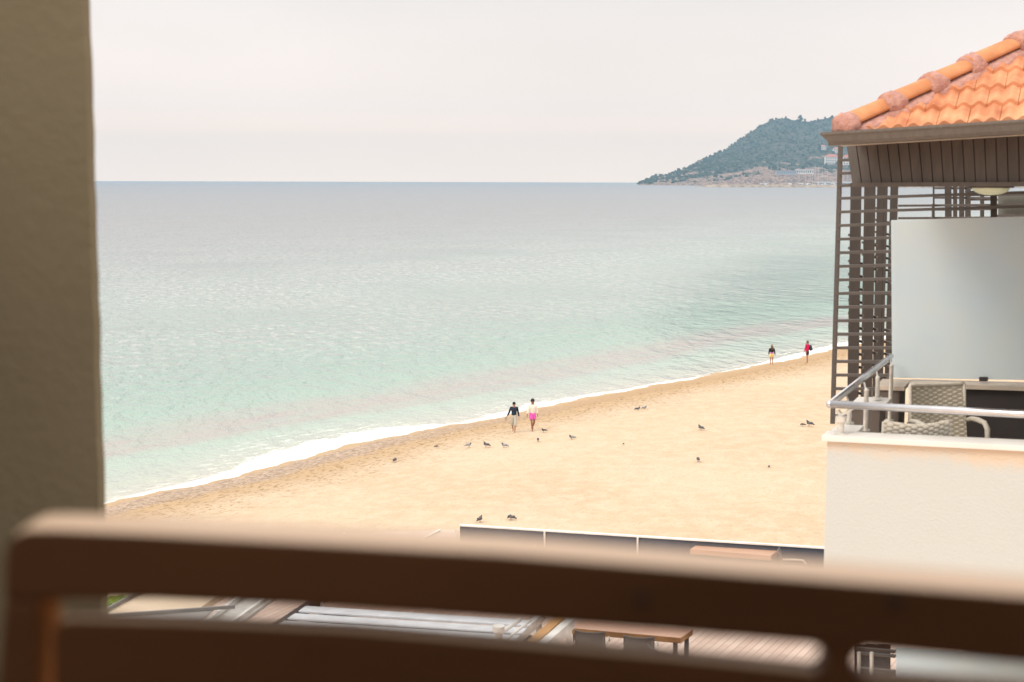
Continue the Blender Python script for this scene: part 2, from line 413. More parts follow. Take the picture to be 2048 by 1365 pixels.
tree(1602, 250, 14, 'bushy tree right beside the tallest ridge tree', 1.3)
tree(1627, 245, 7, 'small pointed tree on the ridge between the saddle and the roof', .8)
tree(1641, 241, 7, 'low wide tree on the ridge above the orange roof corner', 1.5)
tree(1654, 240, 8, 'last ridge tree before the tiled roof hides the hill', 1.2)
tree(1347, 347, 8, 'dark tree at the left foot of the hill near the cape tip', 1.2)
tree(1352, 344, 9, 'taller tree beside the dark tree above the cape tip')
tree(1544, 345, 16, 'dark round tree at the left end of the long hotel', 1.3)
tree(1633, 310, 20, 'dark cypress on the slope below the upper white villa', .6)

# ---- far buildings, built where they stand
M_fw = mat('far_white_plaster', (.78,.74,.70), .8); M_fred = mat('far_red_roof', (.50,.17,.11), .8)
M_fdark = mat('far_window_dark', (.07,.09,.12), .4); M_fblue = mat('far_blue_glass', (.16,.27,.42), .3); M_fgrey = mat('far_grey_concrete', (.42,.40,.40), .8)
def far_house(name, px, py, wpx, hpx, storeys, cols, label, roof=True, depth=12, cat='building', group=None, wallm=None, rowm=None):
    p = hill_at(px, py); sc_ = p.y/F; W = wpx*sc_; Hh = hpx*sc_
    t = thing(name, p, label, cat, group)
    wh = Hh*(.74 if roof else 1)
    MB().box(-W/2, W/2, 0, depth, -8, wh).build('wall', wallm or M_fw, t)
    if roof:
        r_ = MB(); o_ = .8
        r_.add([(-W/2-o_,-o_,wh),(W/2+o_,-o_,wh),(W/2+o_,depth+o_,wh),(-W/2-o_,depth+o_,wh),(-W/4,depth/2,Hh),(W/4,depth/2,Hh)], [(0,1,5,4),(1,2,5),(2,3,4,5),(3,0,4),(3,2,1,0)])
        r_.build('roof', M_fred, t)
    else: MB().box(-W/2-1, W/2+1, -1.5, depth+1, wh, wh+1).build('roof', M_fgrey if wallm else M_fw, t)
    for s_ in range(storeys):
        z0 = wh*(s_+.28)/storeys; z1 = wh*(s_+.78)/storeys
        for c_ in range(cols):
            x0 = -W/2+W*(c_+.25)/cols; x1 = -W/2+W*(c_+.75)/cols
            MB().box(x0, x1, -.15, .1, z0, z1).build('window', rowm or M_fdark, t)
    return t
far_house('hillside_villa', 1639, 304, 13, 10, 2, 3, 'upper white villa with red roof alone high on the hillside')
far_house('hillside_hotel', 1658, 330, 26, 20, 3, 6, 'white hillside hotel with long red roof near the slat screen', depth=16)
far_house('hillside_tower_house', 1667, 312, 13, 12, 3, 3, 'narrow tall white house with red roof right above the hillside hotel')
far_house('hillside_house', 1688, 331, 16, 20, 3, 3, 'white house seen through the first gaps of the slat screen', roof=True)
far_house('waterfront_hotel', 1568, 351, 40, 8, 1, 9, 'long low hotel with a blue glass upper floor above the marina', roof=False, depth=20, wallm=M_fgrey, rowm=M_fblue)
far_house('waterfront_annex', 1605, 350, 34, 8, 1, 8, 'white flat roofed annex joined behind the marina masts', roof=False, depth=18, rowm=M_fdark)
far_house('cape_hut', 1318, 352, 9, 3, 1, 2, 'tiny flat beacon hut on the tip of the cape', roof=False, depth=6)

# ---- breakwater of piled rock, marina quay and boats
def wat(px, d): t = (px-1024)/F; return Vector((t*d, d, 0))
M_rock = mat('breakwater_rock', (.22,.16,.115), .95, vs=.12, col2=(.52,.41,.31), bump=1., bs=.5, bdist=2.)
BN = 320; TXb = np.linspace((1383-1024)/F, (2150-1024)/F, BN); vs_ = np.linspace(0, 1, 9)
P_ = []
for a in TXb:
    for q_ in vs_:
        dd = 2800+14*q_*1.6; hgt = 6.2*math.sin(math.pi*min(1, q_))**.6*min(1, (a-TXb[0])*60+.1)
        P_.append((a*dd, dd, -1+hgt+(rng.random()-.5)*1.7*(q_ > .05)))
o = grid_obj('breakwater', np.array(P_), BN, 9, M_rock, smooth=False); tag(o, 'long low breakwater of pale piled rocks in front of the headland', 'breakwater')
M_hull = mat('boat_white', (.80,.78,.76), .4); M_mast = mat('mast_metal', (.72,.72,.74), .4, metal=.3); M_cab = mat('boat_glass', (.08,.10,.13), .3)
def boat_proto(mast=True):
    t = thing('sailing_boat' if mast else 'motor_boat', (0,0,0), None, 'boat')
    h_ = MB(); ring = [(-6,0),(-5.6,1.5),(-2,1.9),(2,1.7),(5,.8),(6.6,0),(5,-.8),(2,-1.7),(-2,-1.9),(-5.6,-1.5)]; n_ = len(ring)
    h_.add([(x*.86,y*.6,-.6) for x,y in ring]+[(x,y,1.4+.05*x) for x,y in ring], [tuple(range(n_))[::-1], tuple(range(n_,2*n_))]+[(i,(i+1)%n_,n_+(i+1)%n_,n_+i) for i in range(n_)])
    h_.build('hull', M_hull, t)
    if mast:
        MB().box(-2.5,2.2,-1,1,1.4,2.2).build('cabin', M_hull, t, bevel=.15)
        mm = MB(); mm.tube([(.8,0,1.3),(.8,0,17)],[.22,.16],8); mm.tube([(.8,0,2.8),(-4.5,0,2.9)],.16,6); mm.tube([(.8,-1,10),(.8,1,10)],.08,5); mm.build('mast', M_mast, t)
    else:
        MB().box(-4,2.5,-1.4,1.4,1.4,3.4).build('cabin', M_hull, t, bevel=.3); MB().box(-3.4,2.6,-1.45,1.45,2.3,2.9).build('window', M_cab, t)
    return t
b0 = boat_proto(); b1 = boat_proto(False)
masts = [(1593,340,1.0),(1607,338,1.05),(1620,335,1.0),(1625,331,1.15),(1632,333,.9),(1639.5,332,1.2),(1643,348,.7),(1646,350,.6),(1650,346,.7),(1675,350,.6),(1683,352,.55),(1689,349,.6)]
lab = ['sailing boat with the leftmost mast of the marina, below the hotel','second sailing mast from the left below the hotel annex','sailing boat whose mast ends beside the annex corner','slim sailing boat left of the tallest mast, mast close to its neighbour','grey masted sailing boat just left of the tallest mast','sailing boat with the tallest white mast of the marina','small sailing boat immediately right of the tallest mast','shortest masted sailing boat in the middle of the small boats','small sailing boat at the right end of the open marina','small sailing boat seen through the leftmost slat gap','shortest sailing boat seen between the slats','rightmost sailing boat seen between the slats']
for i, (px, ty, sc_) in enumerate(masts):
    c = b0 if i == 0 else copy_tree(b0)
    d = 2950+12*i; c.location = wat(px, d); k_ = (eye(px)-ty)/F*d+H
    c.scale = (sc_,)*2+(k_/17,); c.rotation_euler.z = R(90+(i*37) % 50-25); tag(c, lab[i], 'boat', 'sailing boats moored in the far marina')
lab = ['white motor boat nearest the open end of the breakwater','white motor boat just right of the first motor boat','motor boat moored under the long hotel','motor boat with cabin in the row below the annex','motor boat at the foot of the tallest mast','motor boat just left of the slat screen','motor boat last before the slat screen post']
for i, px in enumerate([1522,1529,1575,1596,1614,1645,1660]):
    c = b1 if i == 0 else copy_tree(b1)
    c.location = wat(px, 2900+i*9) + Vector((0,0,3.5)) ; c.location.z = 0; c.scale = (1.4,)*2+(2.4,)
    c.rotation_euler.z = R((i*53) % 180); tag(c, lab[i], 'boat', 'white motor boats behind the breakwater')
p = hill_at(1660, 364); t = thing('harbour_shed', wat(1656, 3150), 'long flat white shed roof on the marina quay', 'shed')
MB().box(-25,60,0,14,-1,9).build('wall', M_fgrey, t); MB().box(-27,62,-2,16,9,11).build('roof', M_fw, t)
#PART3
# ---------------------------------------------------------------- neighbouring building
# its own axes: U runs along the front to the right and towards us, W runs back along the side, Z up
uc = Vector((3700+1024, -70.5, 2844)).normalized(); U = (CR @ uc).normalized()
W = Vector((math.sin(R(22)), math.cos(R(22)), 0))
P0 = pt(1643, 872, 11.5)                     # top front corner of the parapet cap
Zv = Vector((0, 0, 1))
def L(a, b, z): return P0 + U*a + W*b + Zv*z
def hit(px, py, bb):
    """(a, z) of the building's plane at depth bb seen at a pixel"""
    r = ray(px, py); n_ = U.cross(Zv); o_ = Vector((0,0,H)); q_ = P0+W*bb
    k = (q_-o_).dot(n_)/r.dot(n_); p = o_+r*k - q_
    hx = Vector((U.x, U.y, 0)); a = Vector((p.x, p.y, 0)).dot(hx)/hx.length_squared
    return a, p.z-U.z*a
AR = 6.2       # how far the front is built past the picture's right edge
M_wall = None
m, b, g = newmat('white_textured_plaster'); M_wall = m
b.inputs['Roughness'].default_value = .85; b.inputs['Specular IOR Level'].default_value = .2
tc_ = g.n('ShaderNodeTexCoord'); ob = tc_.outputs['Object']
n1_ = g.noise(ob, 1.1, 4.); n2_ = g.noise(ob, 5., 5., .7)
base = g.mix(n1_, (.525,.54,.515), (.56,.575,.555))
sepn = g.n('ShaderNodeSeparateXYZ'); g.L.new(ob, sepn.inputs[0])
stain = g.math('MULTIPLY', g.step(g.math('ADD', sepn.outputs[2], g.math('MULTIPLY', n2_, .22)), -.06, .07), .55)
base = g.mix(g.math('MULTIPLY', stain, g.step(n1_, .35, .6)), base, (.74,.50,.30))
wv = g.n('ShaderNodeTexWave', wave_type='BANDS', bands_direction='Z', Scale=.3, Distortion=2.2, Detail=3.0); g.L.new(ob, wv.inputs['Vector'])
crk = g.math('ABSOLUTE', g.math('ADD', g.math('SUBTRACT', sepn.outputs[2], g.math('MULTIPLY', sepn.outputs[0], .05)), g.math('ADD', .17, g.math('MULTIPLY', g.noise(ob, 3.5, 5., .65), -.16))))
base = g.mix(g.step(crk, .0006, .0028, .45, 0.), base, (.42,.33,.26))
g.L.new(base, b.inputs['Base Color'])
g.L.new(g.bump(g.noise(ob, 45., 4., .6), .4, .012), b.inputs['Normal'])
M_marble = mat('cream_marble', (.68,.63,.58), .45, vs=2., col2=(.78,.75,.71))
M_tanm = mat('tan_marble', (.52,.44,.36), .5, vs=3.)
M_brown = mat('brown_render', (.125,.10,.085), .8, vs=3., bump=.3, bs=40.)
M_dbrown = mat('dark_brown_render', (.045,.036,.034), .8, vs=3.)
M_dboard = mat('dark_brown_board', (.05,.04,.034), .6, vs=2., var=.15, stretch=(8,8,.6))
M_bwood = mat('brown_painted_board', (.082,.068,.059), .55, vs=2., var=.15, stretch=(8,8,.6), bump=.15, bs=10)
M_slat = mat('brown_metal_slat', (.085,.073,.066), .4, vs=4., spec=.5)
M_steel = mat('brushed_steel', (.62,.62,.64), .22, metal=.85, vs=6., var=.06)
M_steel2 = mat('dull_steel', (.66,.63,.58), .4, metal=.35, vs=20., var=.15)
M_glass, b, g = newmat('frosted_glass')
b.inputs['Roughness'].default_value = .35; b.inputs['Specular IOR Level'].default_value = .5
tc_ = g.n('ShaderNodeTexCoord'); nn = g.noise(tc_.outputs['Object'], 1.5, 3.)
g.L.new(g.mix(g.step(nn, .35, .68), (.78,.87,.92), (.86,.90,.88)), b.inputs['Base Color'])
tr_ = g.n('ShaderNodeBsdfTranslucent'); tr_.inputs[0].default_value = (.74,.84,.90,1); ms_ = g.n('ShaderNodeMixShader'); ms_.inputs[0].default_value = .5
g.L.new(b.outputs[0], ms_.inputs[1]); g.L.new(tr_.outputs[0], ms_.inputs[2]); g.L.new(ms_.outputs[0], M_glass.node_tree.nodes['Material Output'].inputs[0])
bld = thing('neighbour_building', L(0,0,0), 'white neighbouring building with tiled roof and open balcony at the right', 'building', local=False)
wa, wz = hit(1654, 885, .04)
# front parapet below its cap
MB().box(wa, AR, .04, .26, -1.32, -.046, L).box(wa, wa+.2, .26, .6, -1.32, -.046, L).build('parapet_wall', M_wall, bld, bevel=.006)
cp = MB(); c1a = hit(1727, 849, .6)[0]
cp.box(0, AR, 0, .27, -.045, 0, L); cp.build('parapet_cap', M_marble, bld, bevel=.005)
MB().box(.03, c1a, .272, .62, -.045, -.002, L).build('parapet_cap', M_marble, bld, bevel=.005)
# balcony floor, ceiling, body below
MB().box(wa, 1.8, .262, 3.4, -1.3, -1.05, L).build('balcony_floor', M_tanm, bld)
body = MB(); 
# piers of the side parapet
def pier(px0, px1, py, b0, b1, pw=.05):
    a0 = hit(px0, py, b1)[0]; a1, z1 = hit(px1, py, b1)
    MB().box(a0+.02, a1-pw, b0+.02, b1-.02, -1.05, z1-.045, L).build('pier', M_brown, bld, bevel=.004)
    MB().box(a0, a1, b0, b1, z1-.043, z1, L).build('pier_cap', M_marble if py > 780 else M_tanm, bld, bevel=.004)
    return a0, a1, z1
MB().box(wa+.02, c1a-.03, .28, .6, -1.05, -.05, L).build('pier', M_brown, bld)
pier(1716, 1783, 796, 1.75, 2.2)
p3 = pier(1765, 1822, 759.5, 3.0, 3.55)
fa0 = hit(1822, 759.5, 3.5)[0]
MB().box(fa0, 1.8, 3.36, 3.55, -1.05, p3[2]-.045, L).build('far_parapet', M_dbrown, bld)
MB().box(p3[1]+.002, 1.8, 3.3, 3.6, p3[2]-.05, p3[2]-.003, L).build('far_parapet_cap', M_tanm, bld, bevel=.004)
MB().box(p3[0]+.04, p3[0]+.16, .62, 3.0, -1.05, -.42, L).build('side_parapet', M_brown, bld)
# fascia boards under the roof
fq = [(1692,286,.5),(2130,246,.5),(2130,372,.42),(1705,373,.42)]
fp = []
for x, y, bb in fq: a, z = hit(x, y, bb); fp.append((a, bb, z))
fm = MB(); nb_ = 20
def lerp(p, q_, t): return tuple(p[i]+(q_[i]-p[i])*t for i in range(3))
for i in range(nb_):
    t0, t1 = i/nb_, (i+1)/nb_-.0035
    A0, A1 = lerp(fp[0], fp[1], t0), lerp(fp[0], fp[1], t1); B0, B1 = lerp(fp[3], fp[2], t0), lerp(fp[3], fp[2], t1)
    sh = lambda p, d: L(p[0], p[1]+d, p[2])
    fm.hexa([sh(B0,0), sh(B1,0), sh(B1,.03), sh(B0,.03), sh(A0,0), sh(A1,0), sh(A1,.03), sh(A0,.03)])
fb = MB(); fb.hexa([L(fp[3][0]+.004,.451,fp[3][2]+.002), L(fp[2][0],.451,fp[2][2]+.002), L(fp[2][0],.48,fp[2][2]+.002), L(fp[3][0]+.004,.48,fp[3][2]+.002), L(fp[0][0]+.004,.535,fp[0][2]), L(fp[1][0],.535,fp[1][2]), L(fp[1][0],.56,fp[1][2]), L(fp[0][0]+.004,.56,fp[0][2])])
fo = fm.build('fascia_board', M_bwood, bld, bevel=.003); fb.build('fascia_backing', M_dbrown, bld)
fl0 = fp[3]; MB().bar(L(fl0[0],.40,fl0[2]+.012), L(fp[2][0],.40,fp[2][2]+.012), .03, .035).build('fascia_trim', M_bwood, bld)
# ceiling over the balcony
cz = hit(1705, 366, .6)[1]
MB().box(fp[3][0]+.05, 1.8, .57, 3.0, cz+.05, cz+.1, L).build('balcony_ceiling', M_dbrown, bld)
# gutter: an open trough along the eaves
ga, gz = hit(1641, 267, -.12); gb_, gz2 = hit(1655, 292, -.05)
GA = AR
prof_ = [(-.12, 0), (-.13, .006), (-.132, -.012), (-.115, -.03), (-.10, -.07), (-.075, -.095), (.03, -.10), (.03, 0.0)]
gm = MB(); n_ = len(prof_)
vsg = [L(ga + (0 if z > -.02 else .06), b_, gz+z) for b_, z in prof_] + [L(GA, b_, gz+z) for b_, z in prof_]
gm.add(vsg, [(i, i+1, n_+i+1, n_+i) for i in range(n_-1)] + [tuple(range(n_))])
M_gut = mat('brown_gutter', (.125,.108,.094), .45, vs=3., var=.12, stretch=(12,12,1.2))
go = gm.build('gutter', M_gut, bld); sm_ = go.modifiers.new('s', 'SOLIDIFY'); sm_.thickness = .006
MB().box(ga+.12, AR, .032, .29, gz-.1, gz-.075, L).build('soffit', M_tanm, bld)
# roof: a front slope of interlocking clay tiles cut by the hip
M_tile = mat('clay_roof_tile', (.45,.15,.065), .8, vs=4.2, var=.2, det=9., col2=(.74,.35,.18), bump=.3, bs=60)
M_hipt = mat('orange_hip_tile', (.50,.19,.075), .75, vs=5., col2=(.66,.30,.14), bump=.2, bs=50)
M_mort = mat('pink_mortar', (.42,.21,.17), .95, vs=14., col2=(.58,.32,.26), bump=1., bs=45, bdist=.02)
ra, rz = hit(1694, 262, 0); SL = .50; TW, TL = .232, .325
def roofz(bb): return gz-.02 + SL*(bb+.02)
hipk = 1.03      # hip runs up by this much b per a
def tz(fr, k):   # tile cross profile: two rolls
    return .030*abs(math.sin(math.pi*2*fr))**1.7*(1 if fr < .97 else .5)
rf = MB(); Rows = 9
for r_ in range(Rows):
    b0_ = -.03 + r_*TL*.9; b1_ = b0_ + TL*.9+.035
    offs = (r_ % 2)*.5*TW
    amin = ra + (b0_+.02)/hipk
    k0 = int((amin-ra-offs)/TW)-1
    for c_ in range(k0, int((AR+1-ra)/TW)+1):
        a0 = ra+offs+c_*TW
        if a0+TW < amin: continue
        n_ = 14; jit = (random.random()-.5)*.012; tilt = (random.random()-.5)*.006
        vs_ = []; 
        for i in range(n_+1):
            fr = i/n_; a = a0+fr*(TW-.004)
            ac = max(a, amin+.0)
            zz = tz(fr, 0)+tilt*fr
            lo = L(ac, b0_+jit, roofz(b0_)+zz+.034); hi = L(max(a, ra+(b1_)/hipk), b1_, roofz(b1_)+zz+.004); lip = L(ac, b0_+jit+.004, roofz(b0_)+zz*.6+.004)
            vs_ += [lip, lo, hi]
        fs_ = []
        for i in range(n_): fs_ += [(3*i, 3*i+3, 3*i+4, 3*i+1), (3*i+1, 3*i+4, 3*i+5, 3*i+2)]
        rf.add(vs_, fs_)
ro = rf.build('roof', M_tile, bld)
sld = ro.modifiers.new('s', 'SOLIDIFY'); sld.thickness = .008; sld.offset = -1
# roof deck below the tiles and the far slope, so that the roof is solid from any side
bT = 3.0; aT = ra+bT/hipk
MB().add([L(ra-.02,-.02,roofz(-.02)-.01), L(AR+1,-.02,roofz(-.02)-.01), L(AR+1,bT,roofz(bT)-.01), L(aT,bT,roofz(bT)-.01), L(ra-.02,6,roofz(-.02)-.01), L(AR+1,6,roofz(-.02)-.01)],
         [(0,1,2,3),(0,3,4),(3,2,5,4),(0,4,5,1)]).build('roof_deck', M_tile, bld)
hp = lambda t: L(ra + t, t*hipk, roofz(t*hipk)+.05)
hd = (hp(1)-hp(0)).normalized(); hn = Vector((0,0,1)); hs = hd.cross(hn).normalized(); hu = hs.cross(hd)
tt = .0; k = 0
tj = []
px_j = [1692, 1783, 1866, 1944, 2036, 2130]
def t_of(px):
    lo_, hi_ = -1, 4
    for _ in range(40):
        md = (lo_+hi_)/2; p = hp(md); v = CR.transposed() @ (p-Vector((0,0,H))); x = 1024+F*v.x/-v.z
        if x < px: lo_ = md
        else: hi_ = md
    return lo_
tj = [t_of(x) for x in px_j]; print('hip joints', tj)
tj += [tj[-1]+.3*i for i in range(1, 3)]
for i in range(len(tj)-1):
    q0, q1 = hp(tj[i]-.03), hp(tj[i+1]+.05); m_ = MB(); vs_ = []
    for s_ in range(9):
        f_ = s_/8; c0 = q0.lerp(q1, f_); rr = .114-.016*f_ + (.006 if s_ == 0 else 0)
        for j in range(13):
            th = math.pi*j/12; vs_.append(c0 + hs*math.cos(th)*rr + hu*(math.sin(th)*rr*.85+.012*(1-f_)))
    m_.add(vs_, [(s_*13+j, s_*13+j+1, (s_+1)*13+j+1, (s_+1)*13+j) for s_ in range(8) for j in range(12)])
    o = m_.build('hip_tile', M_hipt, bld, smooth=True); q = o.modifiers.new('s', 'SOLIDIFY'); q.thickness = .012
# mortar: a lump round each joint and a ragged skirt between hip tiles and roof tiles
for i in range(len(tj)-1):
    c0 = hp(tj[i]); m_ = MB(); bmn = 18; vs_ = []
    for s_ in range(9):
        f_ = s_/8-.5; prof2 = math.cos(f_*math.pi)**.5
        for j in range(bmn):
            th = -.35+(math.pi+.7)*j/(bmn-1); rr = .098+.026*prof2 + .012*noise.noise(Vector((th*3, f_*5, i*3.3)))
            vs_.append(c0 + hd*f_*.15*(1+.25*math.sin(th*2+i)) + hs*math.cos(th)*rr*1.05 + hu*(math.sin(th)*rr*.95))
    m_.add(vs_, [(s_*bmn+j, s_*bmn+j+1, (s_+1)*bmn+j+1, (s_+1)*bmn+j) for s_ in range(8) for j in range(bmn-1)]+[tuple(range(bmn)), tuple(8*bmn+j for j in range(bmn))])
    m_.build('mortar', M_mort, bld, smooth=True)
sk = MB(); ns = 150; nk = 9; vs_ = []
for i in range(ns):
    t = tj[0]-.05 + (tj[-1]-tj[0])*i/(ns-1); ph = (t-tj[0])/.3
    wd = .115+.045*noise.noise(Vector((t*9, 0, 0)))+.03*noise.noise(Vector((t*30, 1, 0))) + .03*math.sin(ph*6.28)
    for j in range(nk):
        f_ = j/(nk-1)
        a = ra+t + .045 + wd*1.2*f_; bb = t*hipk - .03*f_
        zz = roofz(bb)+.068-.022*f_**2 + .01*noise.noise(Vector((t*25, f_*6, 2)))
        if j == nk-1: zz -= .04
        vs_.append(L(a, bb, zz))
sk.add(vs_, [(i*nk+j, i*nk+j+1, (i+1)*nk+j+1, (i+1)*nk+j) for i in range(ns-1) for j in range(nk-1)])
sk.build('mortar', M_mort, bld, smooth=True)
# body of the building below and the storey under this one
M_wall2 = mat('plain_white_plaster', (.54,.55,.525), .85, vs=1.2, var=.05, bump=.3, bs=45)
MB().box(wa+.9, 1.8, 3.9, 9, -10.5, -1.33, L).box(1.82, AR-.1, .3, 9, -10.5, gz-.06, L).build('wall', M_wall2, bld)
MB().box(wa+.02, 1.8, .3, 3.85, -4.6, -4.35, L).build('lower_floor', M_tanm, bld)

# ---- handrails
M_ok = M_steel
rl = thing('balcony_handrail', L(0,.12,0), 'shiny steel pipe handrail running round the white balcony parapet', 'handrail', local=False)
ha, hz_ = hit(1660, 809, .12); he = hit(2048, 829, .12)
ps = L(ha, .12, hz_); r0 = pt(2048, 829, 1)
sl_ = (he[1]-hz_)/(he[0]-ha)
pe = L(ha+3, .12, hz_+sl_*3)
mm = MB(); mm.tube([ps, pe], .031, 16); mm.ball(ps, .033, nu=16, nv=10); mm.build('front_rail', M_steel, rl, smooth=True)
sa, sz = hit(1782, 713, 3.35); pse = L(sa, 3.35, sz)
MB().tube([ps+(pse-ps)*.012, pse], .029, 14).build('side_rail', M_steel, rl, smooth=True)
# short brackets and posts
def post(base, topz, frac, name='post', arm=True, r=.021, mt=None):
    pr = ps.lerp(pse, frac) if frac is not None else ps + (pe-ps).normalized()*.13
    m_ = MB(); top_ = Vector((base.x, base.y, topz))
    m_.tube([base, top_], r, 12); m_.ball(top_, r*1.15, nu=12, nv=8)
    m_.tube([base, base+Zv*.012], r*2.0, 16)
    if arm: m_.tube([top_-Zv*.01, (top_+pr)/2+Zv*.012, pr-Zv*.02], .009, 8)
    return m_.build(name, mt or M_steel2, rl, smooth=False)
fpz = hit(1681, 868, .14)
fb_ = L(fpz[0], .14, 0)
m_ = MB(); m_.tube([fb_, fb_+Zv*.15], .028, 14); m_.tube([fb_+Zv*.10, fb_+Zv*.145], .045, 14); m_.tube([fb_, fb_+Zv*.012], .062, 18); m_.tube([fb_+Zv*.15, fb_+Zv*.19-U*.03], .018, 10); m_.tube([fb_+Zv*.15, ps+U*.2-Zv*.02], .012, 8)
m_.build('post', M_steel2, rl)
def P(px, py, bb): a, z = hit(px, py, bb); return L(a, bb, z)
for (px, yb, yt, bb, fr) in ((1699,848,818,.7,.22),(1733,862,782,1.35,.47),(1755.5,797,757,2.0,.70),(1783,842,733,2.9,.97)):
    bs_ = P(px, yb, bb); tp = P(px, yt, bb); post(Vector((tp.x, tp.y, bs_.z)), tp.z, fr)

# ---- slat screen beyond the balcony
SB = 3.75
scn = thing('slat_screen', P(1668, 845, SB), 'brown slatted privacy screen reaching out left of the frosted panel', 'screen', 'slatted privacy screens', local=False)
ptop = P(1681, 292, SB); pbot = P(1665, 848, SB)
MB().bar(pbot, ptop, .035, .045, up=U).build('post', M_slat, scn, bevel=.003)
ys_ = [(321,-.04),(347.5,-.04),(372,-.041)] + [(397.5+27.15*i, -.041+.0036*i) for i in range(17)]
sm = MB()
for i, (y, sl) in enumerate(ys_):
    if y > 850: break
    p = P(1680.5-(y-292)*.028, y, SB); xe = 1700 if y < 380 else (2110 if y < 430 else 1800)
    q_ = P(xe, y+sl*(min(xe, 1900)-1680)+(-.03*(xe-1900) if xe > 1900 else 0)*.8, SB-.01)
    sm.bar(p, q_, .05, .030)
sm.build('slats', M_slat, scn, bevel=.002)
# rows of dark boards of the balconies beyond, each with its own fine slats
def boards(bb, xs, label, ytop=366, ybot=850, slx=None, sy=None):
    t = thing('slat_screen', P(xs[0][0], ybot, bb), label, 'screen', 'slatted privacy screens', local=False)
    for x0t, x1t, x0b, x1b in xs:
        m_ = MB(); A, B_, C_, D_ = P(x0b, ybot, bb), P(x1b, ybot, bb), P(x0t, ytop, bb), P(x1t, ytop, bb)
        m_.hexa([A, B_, B_+W*.05, A+W*.05, C_, D_, D_+W*.05, C_+W*.05]); m_.build('board', M_dboard, t)
    if slx:
        m_ = MB()
        for y, s2 in sy: m_.bar(P(slx[0], y, bb+.1), P(slx[1], y+s2*(slx[1]-slx[0]), bb+.1), .04, .028)
        xm = (xs[0][0]+xs[0][1])/2; m_.bar(P(xm, sy[0][0]-4, bb+.1), P(xm-.016*(sy[-1][0]-sy[0][0]), sy[-1][0]+8, bb+.1), .03, .03, up=U)
        m_.build('slats', M_slat, t)
    return t
boards(5.2, [(1701,1722,1693.5,1715)], 'second brown screen, first wide dark board behind the slats', slx=(1697,1726), sy=[(470+26*i, .22) for i in range(15)])
boards(6.6, [(1728.5,1750.5,1720,1742)], 'third screen, its wide board second from the slat post', slx=(1724,1754), sy=[(485+24*i, .22) for i in range(14)])
boards(8.2, [(1754.5,1768,1743,1759),(1768.5,1775,1760,1763)], 'fourth screen, board with a lighter edge just left of the frosted panel', slx=(1750,1782), sy=[(392+24*i, .2) for i in range(18)])
boards(10., [(1781,1796,1766,1782)], 'fifth screen, its board meeting the top left corner of the frosted panel', ytop=368, ybot=846)
t = boards(7., [(1865,1868,1866,1869)], 'thin distant rail frame above the frosted panel, left part', ybot=445, slx=(1797,1992), sy=[(412,-.008),(437,-.006)])
t = boards(9., [(1889,1902,1890,1903),(1918,1928,1918,1928)], 'distant pair of posts above the middle of the frosted panel', ybot=445, slx=(1868,1994), sy=[(377,.0),(396,.005),(420,-.01)])
t = boards(12., [(1906,1914,1906,1914),(1930,1941,1930,1941),(1960,1968,1960,1968)], 'farthest group of three dark posts above the frosted panel', ybot=445, slx=(1940,1996), sy=[(384,0),(391,0),(400,0)])
boards(4.6, [(1980,1993,1981,1994)], 'thick dark post under the round lamp, above the frosted panel', ybot=445)
fr_ = thing('distant_roof', P(1997, 440, 8.), 'grey louvred wall seen at the far right above the frosted panel', 'wall', local=False)
m_ = MB(); A, B_, C_, D_ = P(1996, 445, 8.), P(2120, 445, 8.), P(1996, 392, 8.), P(2120, 388, 8.); m_.hexa([A,B_,B_+W*.1,A+W*.1,C_,D_,D_+W*.1,C_+W*.1]); m_.build('louvre', mat('grey_louvre', (.16,.16,.14), .6, vs=30., stretch=(6,6,.2)), fr_)
m_ = MB()
for y in (390, 410, 432): m_.bar(P(1995, y, 7.9), P(2120, y-2, 7.9), .05, .03)
m_.build('rail', M_slat, fr_)

# ---- frosted glass panel standing on the far parapet
fgp = thing('frosted_panel', P(1785, 757, 3.46), 'large frosted glass panel standing on the far balcony parapet', 'glass panel', local=False)
A, B_, C_, D_ = P(1784, 756, 3.46), P(2130, 762, 3.46), P(1782, 441, 3.46), P(2130, 431, 3.46)
MB().hexa([A,B_,B_+W*.012,A+W*.012,C_,D_,D_+W*.012,C_+W*.012]).build('pane', M_glass, fgp, bevel=.002)
for x in (1967, 2110): MB().bar(P(x-8, 758.5, 3.43), P(x+8, 758.7, 3.43), .04, .04).build('clamp', M_dbrown, fgp)

# ---- round ceiling lamp
lp = P(1982, 371, .75); lm = thing('ceiling_lamp', lp, 'round pale ceiling lamp under the brown fascia boards', 'lamp')
MB().tube([(0,0,-.02),(0,0,.012)], .175, 28).build('base', M_dbrown, lm)
MB().ball((0,0,-.02), .145, .145, .06, nu=24, nv=10).build('lamp_shade', mat('lamp_shade', (.56,.62,.48), .5), lm, smooth=True)

